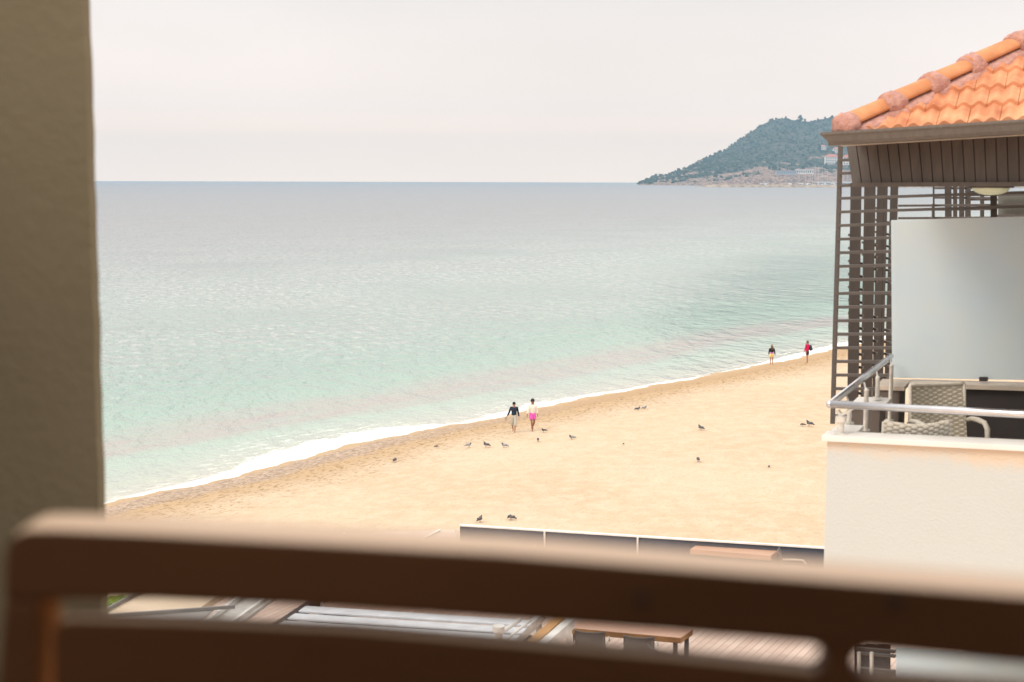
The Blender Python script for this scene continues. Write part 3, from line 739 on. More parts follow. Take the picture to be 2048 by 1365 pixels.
# ---- wicker chairs
def wicker(name):
    m, b, g = newmat(name); b.inputs['Roughness'].default_value = .55
    uv = g.attr('wu'); vv = g.attr('wv')
    hgt = g.attr('wh')
    g.L.new(g.mix(g.step(hgt, .0, .75), (.40,.34,.255), (.70,.65,.57)), b.inputs['Base Color']); return m
M_wk = wicker('pale_wicker')
M_wkf = mat('pale_wicker_frame', (.58,.52,.44), .6, vs=40., col2=(.70,.65,.57), bump=.8, bs=90, bdist=.004)
def wpanel(name, parent, fn, nu_, nv_, cu, cv, amp=.008):
    """woven sheet: fn(u,v)->point, cu x cv strands"""
    u_, v_ = np.meshgrid(np.linspace(0,1,nu_), np.linspace(0,1,nv_), indexing='ij'); V=[]; hh=[]
    for a, b_ in zip(u_.ravel(), v_.ravel()):
        rowi = int(b_*cv*.9999); s_ = math.cos(math.pi*(a*cu + rowi)); e_ = math.sin(math.pi*((b_*cv) % 1))
        h_ = max(0, .25+.75*s_)*e_**.6
        p = Vector(fn(a, b_)); du = (Vector(fn(min(1,a+.01), b_))-Vector(fn(max(0,a-.01), b_))); dv = (Vector(fn(a, min(1,b_+.01)))-Vector(fn(a, max(0,b_-.01))))
        n_ = du.cross(dv).normalized(); V.append(p+n_*amp*h_); hh.append(h_)
    o = grid_obj(name, np.array([list(p) for p in V]), nu_, nv_, M_wk, {'wh': hh})
    q = o.modifiers.new('s', 'SOLIDIFY'); q.thickness = .02; q.offset = -1
    o.parent = parent; return o
def wicker_chair(loc, rz, label, bw, bh, curve):
    t = thing('wicker_chair', loc, label, 'chair', 'pale wicker chairs on the neighbouring balcony', rz)
    # facing +Y (local); the back at y=-.25
    wpanel('backrest', t, lambda u, v: ((u-.5)*bw, -.25-.10*v+.05*math.cos((u-.5)*math.pi)*-1+.05, .40+(bh-.40)*v - curve*math.sin(u*math.pi)*v), 160, 130, 12, 28)
    wpanel('seat', t, lambda u, v: ((u-.5)*bw, -.24+.5*v, .42), 60, 60, 14, 20)
    m_ = MB(); top_ = [((u/12-.5)*bw, -.35+.05-.05*math.cos((u/12-.5)*math.pi), bh-curve*math.sin(u/12*math.pi)) for u in range(13)]
    m_.tube(top_, .017, 8); m_.tube([(-bw/2,-.25,.4), top_[0]], .016, 8); m_.tube([(bw/2,-.25,.4), top_[-1]], .016, 8); m_.build('back_frame', M_wkf, t, smooth=True)
    for s_ in (-1, 1):
        x = s_*(bw/2+.03)
        m_ = MB(); m_.tube([(x*.93,-.29,.62),(x*1.0,-.2,.655),(x*1.0,-.1,.66),(x*1.0,.02,.65),(x*1.0,.07,.60),(x*1.0,.08,.40)], [.018,.022,.025,.025,.025,.02], 10); m_.build('armrest', M_wkf, t, smooth=True)
        for y in (-.25, .25): MB().tube([(x*.97, y*.98, .42), (x, y*1.08, 0)], [.026,.02], 10).build('leg', M_wkf, t)
    return t
FZ = L(0,0,-1.05).z
def chair_at(px, bb): a, z = hit(px, 850, bb); p = L(a, bb, -1.05); return p
pa = chair_at(1906, 2.3); ca = wicker_chair(pa, R(180+14), 'tall backed wicker chair facing us on the balcony', .57, .98, .012)
pb = chair_at(1806, .72); cb = wicker_chair(pb, R(6), 'low wicker chair nearest the parapet, only its curved back top showing', .56, .94, .03)
ca.location.z = P(1881, 771, 2.45).z-.98; cb.location.z = P(1775, 833, .6).z-.94

# ---- storey below: seen through the gaps of our own railing
lo = thing('lower_frosted_panel', P(1793, 1400, 3.3), 'pale blue frosted panel of the balcony one storey down', 'glass panel', local=False)
A, B_, C_, D_ = P(1792, 1450, 3.3), P(2130, 1460, 3.3), P(1792, 1296, 3.3), P(2130, 1318, 3.3)
MB().hexa([A,B_,B_+W*.012,A+W*.012,C_,D_,D_+W*.012,C_+W*.012]).build('pane', M_glass, lo)
lo = thing('lower_slat_screen', P(1716, 1345, 3.7), 'dark louvred screen with thin white posts one storey down', 'screen', local=False)
for i, x in enumerate((1722, 1744, 1768)): MB().bar(P(x, 1450, 4.6), P(x, 1290, 4.6), .14, .03, up=W).build('board', M_dbrown, lo)
m_ = MB()
for y in (1297, 1306, 1336, 1343, 1356): m_.bar(P(1713, y, 3.75), P(1791, y+7, 3.75), .05, .025)
m_.build('slats', M_slat, lo)
for x in (1718, 1743): MB().tube([P(x, 1360, 3.4), P(x, 1305, 3.4)], .02, 8).build('post', M_steel2, lo)
#PART4
# ---------------------------------------------------------------- our own balcony
M_olive = mat('olive_grey_plaster', (.25,.20,.125), .9, vs=1.4, var=.08, bump=.25, bs=30)
M_in = mat('dark_brown_ceiling', (.09,.07,.05), .9)
own = thing('balcony_building', (-1.2, 3.2, H-1.45), 'olive grey plaster pillar and shaded balcony the view is taken from', 'building', local=False)
pe0 = pt(178, 0, 3.2); pe1 = pt(208, 1050, 3.2)
xe = (pe0.x+pe1.x)/2
pm = MB(); vs_ = []; nz = 60
for i in range(nz+1):
    z = H-1.5+3.2*i/nz; e_ = xe + .0035*noise.noise(Vector((0, 0, z*9)))+.002*noise.noise(Vector((3, 0, z*31)))
    vs_ += [(e_-1.1, 3.2, z), (e_-.012, 3.2, z), (e_, 3.212, z), (e_-.13, 3.5, z), (e_-1.1, 3.5, z)]
pm.add(vs_, [(i*5+j, i*5+(j+1)%5, (i+1)*5+(j+1)%5, (i+1)*5+j) for i in range(nz) for j in range(5)])
pm.build('pillar', M_olive, own)
MB().box(-2.2, 3.2, -2.5, 3.19, H-1.62, H-1.45).build('floor', M_in, own)
MB().box(-2.2, 3.2, -2.5, .25, H+1.15, H+1.35).build('ceiling', M_in, own)
MB().box(-2.3, 3.3, -2.7, -2.5, H-1.62, H+1.35).build('back_wall', M_olive, own)
MB().box(-2.4, -2.2, -2.5, 3.19, H-1.62, H+1.35).build('side_wall', M_olive, own)
# wooden railing
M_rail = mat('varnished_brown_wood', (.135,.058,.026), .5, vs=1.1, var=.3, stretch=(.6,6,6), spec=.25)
M_raillit = mat('lit_top_wood', (.60,.42,.29), .5, vs=2., var=.08, stretch=(.6,6,6))  # rail wood again, daylight on its upper side painted in as a pale tone
rw = thing('wooden_railing', (0, .9, H-1.45), 'dark brown wooden railing with long rounded slots across the foreground', 'railing', local=False)
def rp(px, py, k=0): # on the inner face of the railing, which comes closer to the right
    d = .93-.00007*(px-200); return pt(px, py, d)
def zx(px, py): p = rp(px, py); return p
DEPTH = .045
Y1 = lambda p, k: Vector((p.x*(1+k*.0), p.y+k, p.z))
def strip(m_, tops, bots, th=DEPTH):
    """a long board from paired upper and lower edge pixels"""
    n_ = len(tops); vs_ = []
    for (tx, ty), (bx, by) in zip(tops, bots):
        T_, B_ = rp(tx, ty), rp(bx, by); vs_ += [B_, T_, Y1(T_, th), Y1(B_, th)]
    fs_ = [(i*4+j, i*4+(j+1)%4, (i+1)*4+(j+1)%4, (i+1)*4+j) for i in range(n_-1) for j in range(4)] + [(0,1,2,3), tuple((n_-1)*4+j for j in range(4))[::-1]]
    m_.add(vs_, fs_)
topx = [(6,1124),(11,1096),(26,1075),(56,1063),(110,1063),(300,1071),(700,1093),(1000,1110),(1350,1139),(1700,1167),(2048,1195),(2600,1243)]
botx = [(6,1204),(11,1204),(26,1204),(56,1204),(110,1204),(300,1206),(700,1225),(1000,1247),(1350,1272),(1700,1301),(2048,1334),(2600,1388)]
m_ = MB(); strip(m_, [(x, y-3.2) for x, y in topx[1:]], [(x, y-.2) for x, y in topx[1:]], DEPTH); m_.build('lit_top_strip', M_raillit, rw)  # thin strip added to carry the painted brightness of the board's top
p = rp(2530,1500); q_ = rp(2598,1500); MB().box(p.x, q_.x, p.y+.002, p.y+DEPTH-.003, H-1.45, H-.245).build('end_post', M_rail, rw)
m_ = MB(); strip(m_, topx, botx); m_.build('top_board', M_rail, rw, bevel=.004, seg=3)
m_ = MB(); strip(m_, [(6,1204.3),(78,1204.3)], [(-6,1500),(70,1500)]); 
p = rp(-6,1500); q_ = rp(70,1500); m_.box(p.x, q_.x, p.y, p.y+DEPTH, H-1.45, p.z)
m_.build('end_post', M_rail, rw, bevel=.003)
m_ = MB(); strip(m_, [(78.5,1206),(81,1206)], [(70.5,1500),(73,1500)], DEPTH*.98); m_.build('lit_end_edge', mat('lit_edge_wood', (.26,.095,.025), .9, vs=3., spec=.05), rw)  # strip added on the post's inner side, outside light painted in as orange
# lower boards: left one with rounded upper corners, right one past the upright
lt = [(104,1275),(108,1254),(122,1243),(150,1240),(400,1247),(700,1261),(1000,1286),(1350,1316),(1600,1342),(1640,1347)]
lb = [(104,1600),(108,1600),(122,1600),(150,1600),(400,1610),(700,1625),(1000,1640),(1350,1665),(1600,1690),(1640,1694)]
m_ = MB(); strip(m_, lt, lb, DEPTH*.45); m_.build('lower_board', M_rail, rw, bevel=.003)
m_ = MB(); strip(m_, [(x, y-2.2) for x, y in lt[2:]], [(x, y-.2) for x, y in lt[2:]], DEPTH*.45); m_.build('lit_top_strip', M_raillit, rw)
rt = [(1715,1352),(1740,1358),(2048,1383),(2600,1440)]; rb = [(1715,1700),(1740,1702),(2048,1730),(2600,1790)]
m_ = MB(); strip(m_, rt, rb, DEPTH*.45); m_.build('lower_board', M_rail, rw, bevel=.003)
m_ = MB(); strip(m_, [(x, y-2.2) for x, y in rt], [(x, y-.2) for x, y in rt], DEPTH*.45); m_.build('lit_top_strip', M_raillit, rw)
# upright with rounded fillets on both sides of the slots
def upright(xl, xr, yt, yb):
    m_ = MB(); n_ = 14; vs_ = []
    hL = 26
    for i in range(n_+1):
        f_ = i/n_; e_ = (2*f_-1); bul = (1-math.sqrt(max(0, 1-e_**2)))*26
        yl = yt[0]+(yb[0]-yt[0])*f_; yr = yt[1]+(yb[1]-yt[1])*f_
        A_1, B_1 = rp(xl-bul, yl), rp(xr+bul, yr); vs_ += [A_1, B_1, Y1(B_1, DEPTH*.44), Y1(A_1, DEPTH*.44)]
    m_.add(vs_, [(i*4+j, i*4+(j+1)%4, (i+1)*4+(j+1)%4, (i+1)*4+j) for i in range(n_) for j in range(4)]+[(0,1,2,3), tuple(n_*4+j for j in range(4))[::-1]])
    return m_.build('upright', M_rail, rw)
upright(1652, 1708, (1294,1302), (1346,1352))
m_ = MB(); strip(m_, [(1640.5,1346.5),(1714.5,1352)], [(1640.5,1694),(1714.5,1700)], DEPTH*.43); m_.build('upright', M_rail, rw)
for x, y in ((1284,1197),(1790,1203)):   # dark wooden plugs over the screws
    p = rp(x, y); MB().tube([p+Vector((0,-.0015,0)), p+Vector((0,.004,0))], .0035, 14).build('plug', M_dbrown, rw)

# ---------------------------------------------------------------- the terrace between us and the beach
TZ = H-9.3
def onT(px, py, dz=0): return onz(px, py, TZ+dz)
M_deck, b, g = newmat('pinkish_wood_deck'); b.inputs['Roughness'].default_value = .6
tc_ = g.n('ShaderNodeTexCoord'); mpn = g.n('ShaderNodeMapping'); mpn.inputs['Rotation'].default_value = (0,0,R(-62)); g.L.new(tc_.outputs['Object'], mpn.inputs[0])
br = g.n('ShaderNodeTexBrick', Scale=1., offset=.37); br.inputs['Brick Width'].default_value = 2.4; br.inputs['Row Height'].default_value = .15; br.inputs['Mortar Size'].default_value = .006
br.inputs['Color1'].default_value = (.58,.42,.34,1); br.inputs['Color2'].default_value = (.68,.52,.43,1); br.inputs['Mortar'].default_value = (.2,.12,.09,1)
g.L.new(mpn.outputs[0], br.inputs['Vector']); g.L.new(br.outputs[0], b.inputs['Base Color'])
e0, e1 = onT(560, 1066), onT(1900, 1120)
ter = thing('beach_terrace', onT(1200, 1250), 'raised timber terrace above the beach below our balcony', 'terrace', local=False)
c0 = onT(520, 1072); c1 = onT(2300, 1150)
MB().hexa([Vector((c0.x-8,8,TZ-1.5)), Vector((c1.x+6,8,TZ-1.5)), Vector((c1.x,c1.y,TZ-1.5)), Vector((c0.x,c0.y,TZ-1.5)), Vector((c0.x-8,8,TZ)), Vector((c1.x+6,8,TZ)), Vector((c1.x,c1.y,TZ)), Vector((c0.x,c0.y,TZ))]).build('deck', M_deck, ter)
MB().hexa([Vector((c0.x-4,10,.2)), Vector((c1.x,10,.2)), Vector((c1.x-.5,c1.y-.4,.2)), Vector((c0.x,c0.y-.4,.2)), Vector((c0.x-4,10,TZ-1.5)), Vector((c1.x,10,TZ-1.5)), Vector((c1.x-.5,c1.y-.4,TZ-1.5)), Vector((c0.x,c0.y-.4,TZ-1.5))]).build('base_wall', M_brown, ter)
# navy windbreak with a white top edge
M_navy = mat('navy_canvas', (.035,.05,.08), .7, vs=4.); M_wp = mat('white_paint', (.80,.78,.74), .45)
wb = thing('windbreak', onz(919, 1052, TZ+.9), 'long navy windbreak with a white top edge along the terrace', 'windbreak', local=False)
a_, b_ = onz(920, 1052, TZ+.92), onz(1656, 1098, TZ+.92); b_ = a_+(b_-a_)*1.9
dn = Vector((0,0,-.92)); bk = Vector((.02,.05,0))
MB().hexa([a_+dn, b_+dn, b_+dn+bk, a_+dn+bk, a_, b_, b_+bk, a_+bk]).build('canvas', M_navy, wb)
MB().bar(a_+Vector((0,.02,.012)), b_+Vector((0,.02,.012)), .09, .035).build('top_rail', M_wp, wb)
for px in (1089, 1275):
    py = 1052+(px-920)*46/736; p = onz(px, py, TZ+.92); MB().tube([p+Vector((0,-.04,0)), p+Vector((0,-.04,-.9))], .022, 8).build('post', M_wp, wb)
# low clear awning left of it
M_awn = mat('beige_awning', (.62,.50,.42), .8, vs=1.); M_beige = mat('beige_canvas', (.72,.57,.42), .85, vs=.8); M_greym = mat('grey_sheet', (.34,.33,.32), .5)
def quad(pts, th=.04): d_ = Vector((0,0,-th)); return MB().hexa([p+d_ for p in pts]+list(pts))
aw = thing('awning', onz(700, 1080, TZ+1.1), 'flat pale awning left of the navy windbreak', 'awning', local=False)
quad([onz(560,1130,TZ+1.1), onz(900,1130,TZ+1.1), onz(917,1059,TZ+1.1), onz(690,1067,TZ+1.1)]).build('canopy', M_awn, aw)
MB().bar(onz(560,1130,TZ+1.13), onz(690,1067,TZ+1.13), .05, .04).bar(onz(820,1090,TZ+1.13), onz(880,1060,TZ+1.13), .04, .03).build('frame', M_wp, aw)
for q_ in (onz(690,1070,TZ+1.1), onz(912,1062,TZ+1.1)): MB().tube([q_, Vector((q_.x,q_.y,TZ))], .03, 8).build('post', M_wp, aw)
# pergola with white louvres
PZ = TZ+2.2
pg = thing('louvred_pergola', onz(800, 1240, PZ), 'white louvred pergola roof seen through the left slot', 'pergola', local=False)
m_ = MB()
for i in range(7):
    yl = 1212+14.5*i; xl = 612-22*i
    p0 = onz(xl, yl, PZ); p1 = onz(1068-14*i, yl+29.5, PZ)
    q0 = onz(xl-15, yl+10, PZ+.03); q1 = onz(1068-14*i-9, yl+39.5, PZ+.03)
    d_ = Vector((0,0,-.03)); m_.hexa([q0+d_, q1+d_, p1+d_, p0+d_, q0, q1, p1, p0])
m_.build('louvres', mat('white_louvre', (.74,.76,.80), .35), pg, bevel=.004)
MB().bar(onz(655,1190,PZ-.08), onz(470,1310,PZ-.08), .12, .15).build('beam', M_dbrown, pg); MB().bar(onz(1085,1232,PZ-.08), onz(960,1345,PZ-.08), .1, .14).build('beam', M_wp, pg)
MB().hexa([p+Vector((0,0,-.35+h_)) for h_ in (0,.03) for p in (onz(480,1310,PZ), onz(975,1345,PZ), onz(1085,1235,PZ), onz(640,1190,PZ))]).build('ceiling', M_dbrown, pg)
for q_ in (onz(640,1205,PZ-.1), onz(1078,1240,PZ-.1), onz(985,1330,PZ-.1)): MB().bar(Vector((q_.x,q_.y,TZ)), q_, .1, .1).build('post', M_wp, pg)
# beige roof and grey parapet at the left
br_ = thing('beige_roof', onz(300, 1215, PZ), 'flat beige roof at the left end of the slot', 'roof', local=False)
quad([onz(150,1262,PZ), onz(330,1262,PZ), onz(500,1150,PZ), onz(345,1150,PZ)], .12).build('canopy', M_beige, br_)
quad([onz(120,1290,PZ+.02), onz(340,1290,PZ+.02), onz(432,1216,PZ+.02), onz(215,1231,PZ+.02)], .02).build('panel', M_greym, br_)
MB().bar(onz(190,1233,PZ+.05), onz(470,1214,PZ+.05), .05, .05).bar(onz(150,1253,PZ+.04), onz(345,1150,PZ+.04), .04, .06).build('edge_trim', mat('grey_trim', (.25,.24,.23), .5), br_)
for q_ in (onz(200,1240,PZ-.1), onz(340,1250,PZ-.1), onz(470,1170,PZ-.1)): MB().bar(Vector((q_.x,q_.y,TZ)), q_, .1, .1).build('post', M_wp, br_)
gu = thing('roof_gutter', onz(500, 1225, PZ), 'pale grey metal gutter between beige roof and pergola', 'gutter', local=False)
quad([onz(340,1290,PZ-.1), onz(420,1290,PZ-.1), onz(600,1160,PZ-.1), onz(520,1160,PZ-.1)], .05).build('channel', mat('pale_metal', (.55,.52,.48), .4), gu)
MB().bar(onz(440,1262,PZ-.02), onz(545,1190,PZ-.02), .05, .07).build('edge', M_wp, gu); MB().bar(onz(352,1287,PZ-.05), onz(528,1160,PZ-.05), .05, .07).build('edge', M_wp, gu)
# white vent pipe and hooked rail
vp_ = onz(997, 1262, TZ+1.6); vt = thing('vent_pipe', Vector((vp_.x, vp_.y, TZ)), 'short white capped vent pipe beside the pergola', 'pipe')
MB().tube([(0,0,0),(0,0,3.05)], .055, 14).tube([(0,0,3.05),(0,0,3.13)], .085, 16).build('pipe', M_wp, vt)
k_ = onz(997, 1256, TZ+3.1); vt.location = (k_.x, k_.y, TZ)
lad = thing('white_rail', onz(1020, 1270, PZ), 'pair of slanting white rails joined by a hook behind the vent pipe', 'rail', local=False)
MB().tube([onz(975,1285,PZ+.2), onz(1040,1240,PZ+.2)], .035, 8).tube([onz(1012,1279,PZ+.2), onz(1062,1241,PZ+.2)], .022, 8).tube([onz(1003,1273,PZ+.2), onz(1006,1279,PZ+.2), onz(1012,1279,PZ+.2)], .02, 8).build('rail', M_wp, lad)
th = thing('thin_post', onz(1068, 1330, TZ), 'thin white post between pergola and wooden beam', 'post', local=False)
p = onz(1068, 1300, TZ+.6); MB().tube([Vector((p.x,p.y,TZ)), Vector((p.x,p.y,TZ+2.6))], .028, 8).build('pole', M_wp, th)
wbm = thing('timber_beam', onz(1095, 1270, TZ+2), 'orange timber beam with white edge board left of the table', 'beam', local=False)
MB().bar(onz(1062,1296,TZ+2), onz(1122,1245,TZ+2), .16, .2).build('beam', mat('orange_timber', (.55,.30,.12), .6), wbm); MB().bar(onz(1078,1300,TZ+2), onz(1142,1246,TZ+2), .14, .16).build('edge_board', M_wp, wbm)
MB().bar(onz(1138,1246,TZ+1.9), Vector((onz(1138,1246,TZ+1.9).x, onz(1138,1246,TZ+1.9).y, TZ)), .1, .1).build('post', M_wp, wbm)
# live-edge table and mesh chairs
M_live = mat('live_edge_wood', (.24,.115,.04), .6, vs=3., col2=(.42,.22,.08), bump=.8, bs=7, bdist=.04); M_ttop = mat('reddish_table_top', (.50,.28,.19), .4, vs=1., stretch=(1,6,6), col2=(.60,.36,.25)); M_leg = mat('black_leg', (.05,.045,.045), .5)
def table(c, label, pl, zt, legs=True, edge=None):
    t = thing('wooden_table', Vector((c.x, c.y, TZ)), label, 'table', local=False)
    quad(pl, .012).build('tabletop', M_ttop, t)
    d_ = Vector((0,0,-.013))
    quad([p+d_ for p in pl], .10).build('table_edge', edge or M_live, t, bevel=.012)
    cc = sum(pl, Vector())/4
    for p in pl:
        q_ = p.lerp(cc, .1); MB().bar(Vector((q_.x,q_.y,TZ)), q_+Vector((0,0,-.11)), .08, .08).build('leg', M_leg, t)
    return t
T1 = TZ+.76
table(onT(1250,1280), 'wooden table with thick live edge and mesh chairs on the deck', [onz(1138,1256,T1), onz(1361,1276,T1), onz(1386,1259,T1), onz(1165,1240,T1)], T1)
T2 = TZ+.80
table(onT(1470,1110), 'reddish brown table standing before the navy windbreak', [onz(1380,1099,T2), onz(1542,1112,T2), onz(1566,1092,T2), onz(1405,1082,T2)], T2, edge=M_ttop)
M_mesh = mat('grey_mesh_fabric', (.13,.12,.115), .7); M_arm = mat('pale_armrest', (.62,.55,.48), .5); M_cf = mat('dark_chair_frame', (.10,.09,.085), .5)
def mesh_chair(label, loc=(0,0,0), rz=0):
    t = thing('mesh_chair', loc, label, 'chair', 'mesh backed chairs on the timber terrace', rz)
    b_ = MB(); n_ = 8; vs_ = []
    for i in range(n_+1):
        x = -.25+.5*i/n_; cv = -.04*math.sin(math.pi*i/n_)
        vs_ += [(x,-.24+cv,.42),(x,-.34+cv,.92-.02*math.sin(math.pi*i/n_))]
    b_.add(vs_, [(2*i,2*i+2,2*i+3,2*i+1) for i in range(n_)]); o = b_.build('backrest', M_mesh, t); q_ = o.modifiers.new('s','SOLIDIFY'); q_.thickness = .015
    MB().tube([(-.27,-.22,.42),(-.27,-.35,.94)], .018, 8).tube([(.27,-.22,.42),(.27,-.35,.94)], .018, 8).tube([(-.27,-.35,.93),(-.12,-.385,.915),(.12,-.385,.915),(.27,-.35,.93)], .016, 8).build('back_frame', M_cf, t)
    MB().box(-.26,.26,-.24,.24,.41,.44).build('seat', M_mesh, t, bevel=.01)
    for s_ in (-1,1):
        MB().tube([(s_*.29,-.28,.66),(s_*.30,.0,.67),(s_*.30,.2,.66),(s_*.30,.26,.58)], .022, 8).build('armrest', M_arm, t)
        for y in (-.24,.24): MB().tube([(s_*.26,y,.42),(s_*.29,y*1.1,0)], .018, 8).build('leg', M_cf, t)
    return t
c1_ = mesh_chair('grey mesh chair at the left of the live edge table')
def setp(c, px, py, rz, z=.93): k_ = onz(px, py, TZ+z); c.location = (k_.x, k_.y, TZ); c.rotation_euler.z = rz; return c
setp(c1_, 1184, 1252, R(-10))
for px, py, rz, lb_ in ((1281,1262,-10,'grey mesh chair in the middle of the live edge table'),(1345,1292,-60,'grey mesh chair turned sideways at the right table corner'),(1590,1104,-100,'wicker armchair at the right end of the reddish table')):
    c = copy_tree(c1_); setp(c, px, py, R(rz)); tag(c, lb_)
# palm below the roof
M_palm = mat('palm_leaf', (.10,.20,.02), .5, vs=4., col2=(.32,.40,.05))
pp = onz(232, 1206, TZ+1.3); pl_ = thing('palm', Vector((pp.x, pp.y, TZ-1)), 'green palm fronds peeking out at the left corner of the slot', 'palm')
MB().tube([(0,0,-3),(.05,0,2.1)], [.14,.1], 10).build('trunk', M_trunk, pl_)
for k in range(9):
    az = 6.283*k/9+.3; m_ = MB(); pts = [Vector((math.cos(az)*r_*.9, math.sin(az)*r_*.9, 2.1+.5*r_-.42*r_*r_)) for r_ in np.linspace(0, 1.7, 12)]
    m_.tube(pts, [.02-.0014*i for i in range(12)], 5); s_ = Vector((-math.sin(az), math.cos(az), 0))
    for i in range(1, 12):
        for sg in (-1, 1):
            for h_ in (0, .5):
                p = pts[i-1].lerp(pts[i], h_); ln = .42*math.sin(math.pi*(i/12.5))**.6; tip = p+s_*sg*ln+(pts[i]-pts[i-1]).normalized()*ln*.6-Zv*.1
                dd_ = (pts[i]-pts[i-1]).normalized()*.022; m_.add([p-dd_, p+dd_, (p+tip)/2+dd_*1.1+Zv*.03, tip, (p+tip)/2-dd_*1.1+Zv*.03], [(0,1,2,3,4)])
    m_.build('frond', M_palm, pl_)
#PART5
# ---------------------------------------------------------------- people on the beach
def skinned(name, nodes, edges, mats, parent, sub=2, root=0, extra=None):
    """nodes: (x,y,z,rx[,ry]); grows one continuous surface and bakes it"""
    me = bpy.data.meshes.new(name+'_skeleton'); me.from_pydata([n_[:3] for n_ in nodes], edges, [])
    ob_ = bpy.data.objects.new(name, me); COL.objects.link(ob_)
    sk_ = ob_.modifiers.new('skin', 'SKIN'); sk_.use_smooth_shade = True
    lay = me.skin_vertices[0].data
    for i, n_ in enumerate(nodes):
        lay[i].radius = (n_[3], n_[4] if len(n_) > 4 else n_[3]); lay[i].use_root = (i == root)
    sb = ob_.modifiers.new('sub', 'SUBSURF'); sb.levels = sub; sb.render_levels = sub
    dg = bpy.context.evaluated_depsgraph_get(); ev = ob_.evaluated_get(dg); nm = bpy.data.meshes.new_from_object(ev)
    bpy.data.objects.remove(ob_); bpy.data.meshes.remove(me)
    bm = bmesh.new(); bm.from_mesh(nm)
    for ex in (extra or []): 
        tmp = bpy.data.meshes.new('t'); tmp.from_pydata(ex.v, [], ex.f); k_ = len(bm.faces); bm.from_mesh(tmp); bm.faces.ensure_lookup_table()
        for j, f in enumerate(bm.faces[k_:]): f.material_index = ex.m[j]; f.smooth = True
        bpy.data.meshes.remove(tmp)
    bm.to_mesh(nm); bm.free(); nm.name = name
    nm.materials.clear()
    for m_ in mats: nm.materials.append(m_)
    o = bpy.data.objects.new(name, nm); COL.objects.link(o); o.parent = parent; return o
def cloth(n, c, **k): return mat(n, c, .85, vs=12., var=.1, spec=.15, **k)
M_skin = mat('tanned_skin', (.42,.22,.14), .55, vs=8., var=.06); M_skin2 = mat('brown_skin', (.27,.12,.07), .55, vs=8., var=.06); M_eye = mat('eye_dark', (.03,.02,.02), .3); M_lip = mat('lip', (.35,.11,.09), .5)
def person(loc, rz, label, hgt, J, skin, clothes, hairfn, headtilt=0):
    """J: joints in metres for a 1.75 m body facing +Y"""
    t = thing('person', loc, label, 'person', 'people on the beach', rz); s_ = hgt/1.75; t.scale = (s_,)*3
    n_ = [(0,0,.95,.13,.095),(0,.0,1.10,.12,.085),(0,.01,1.28,.15,.10),(0,.0,1.42,.10,.085),(0,.01,1.50,.052),(0,.02,1.585,.078,.09),(0,.02,1.67,.07,.082)]
    ed = [(0,1),(1,2),(2,3),(3,4),(4,5),(5,6)]
    ex = []
    for sd_, k_ in ((-1,'L'),(1,'R')):
        sh_ = Vector((sd_*.175,0,1.42)); el, wr, hd_ = [Vector(v) for v in J['arm'+k_]]
        b_ = len(n_); n_ += [(*sh_,.055),(*sh_.lerp(el,.5),.046),(*el,.038),(*el.lerp(wr,.5),.036),(*wr,.024),(*hd_,.036,.018)]
        ed += [(3,b_),(b_,b_+1),(b_+1,b_+2),(b_+2,b_+3),(b_+3,b_+4),(b_+4,b_+5)]
        hp_ = Vector((sd_*.09,0,.90)); kn, an, to = [Vector(v) for v in J['leg'+k_]]
        b_ = len(n_); n_ += [(*hp_,.095),(*hp_.lerp(kn,.5),.078),(*kn,.054),(*kn.lerp(an,.35),.055),(*an,.034),(*an.lerp(to,.6),.035),(*to,.024)]
        ed += [(0,b_),(b_,b_+1),(b_+1,b_+2),(b_+2,b_+3),(b_+3,b_+4),(b_+4,b_+5),(b_+5,b_+6)]
        # five fingers of unequal length, slightly curled, and a thumb off the side of the palm
        d_ = (hd_-wr).normalized(); fwd = Vector((0,1,0)); fwd = (fwd-d_*fwd.dot(d_)).normalized(); inn = Vector((-sd_,0,0)); inn = (inn-d_*inn.dot(d_)).normalized()
        m_ = MB()
        for q_, ln in enumerate((.062,.075,.070,.055)):
            r_ = hd_ + fwd*(.027-.018*q_) - d_*.01
            m_.tube([r_, r_+d_*(ln*.45+.02), r_+d_*(ln*.8+.02)+inn*.012, r_+d_*(ln+.02)+inn*.03], [.0095,.009,.0085,.006], 7)
        r_ = wr.lerp(hd_, .55)+fwd*.026; m_.tube([r_, r_+fwd*.022+d_*.022, r_+fwd*.028+d_*.055+inn*.01], [.012,.010,.007], 7)
        ex.append(m_)
    f_ = MB(); hc = Vector((0,.02,1.63))
    f_.add([hc+Vector(v) for v in ((-.016,.088,-.03),(.016,.088,-.03),(0,.118,-.022),(0,.088,.022))], [(0,1,2),(0,2,3),(1,3,2),(0,3,1)], 0)
    for sd_ in (-1,1):
        f_.ball(hc+Vector((sd_*.03,.085,.008)), .011, .008, .007, 8, 6, 1)
        f_.ball(hc+Vector((sd_*.082,0,-.005)), .012, .022, .033, 8, 6, 0)
    f_.ball(hc+Vector((0,.088,-.055)), .024, .008, .008, 8, 6, 2); ex.append(f_)
    skinned('body', n_, ed, [skin, M_eye, M_lip], t, extra=ex)
    for c_ in clothes: c_(t, J)
    hairfn(t)
    return t
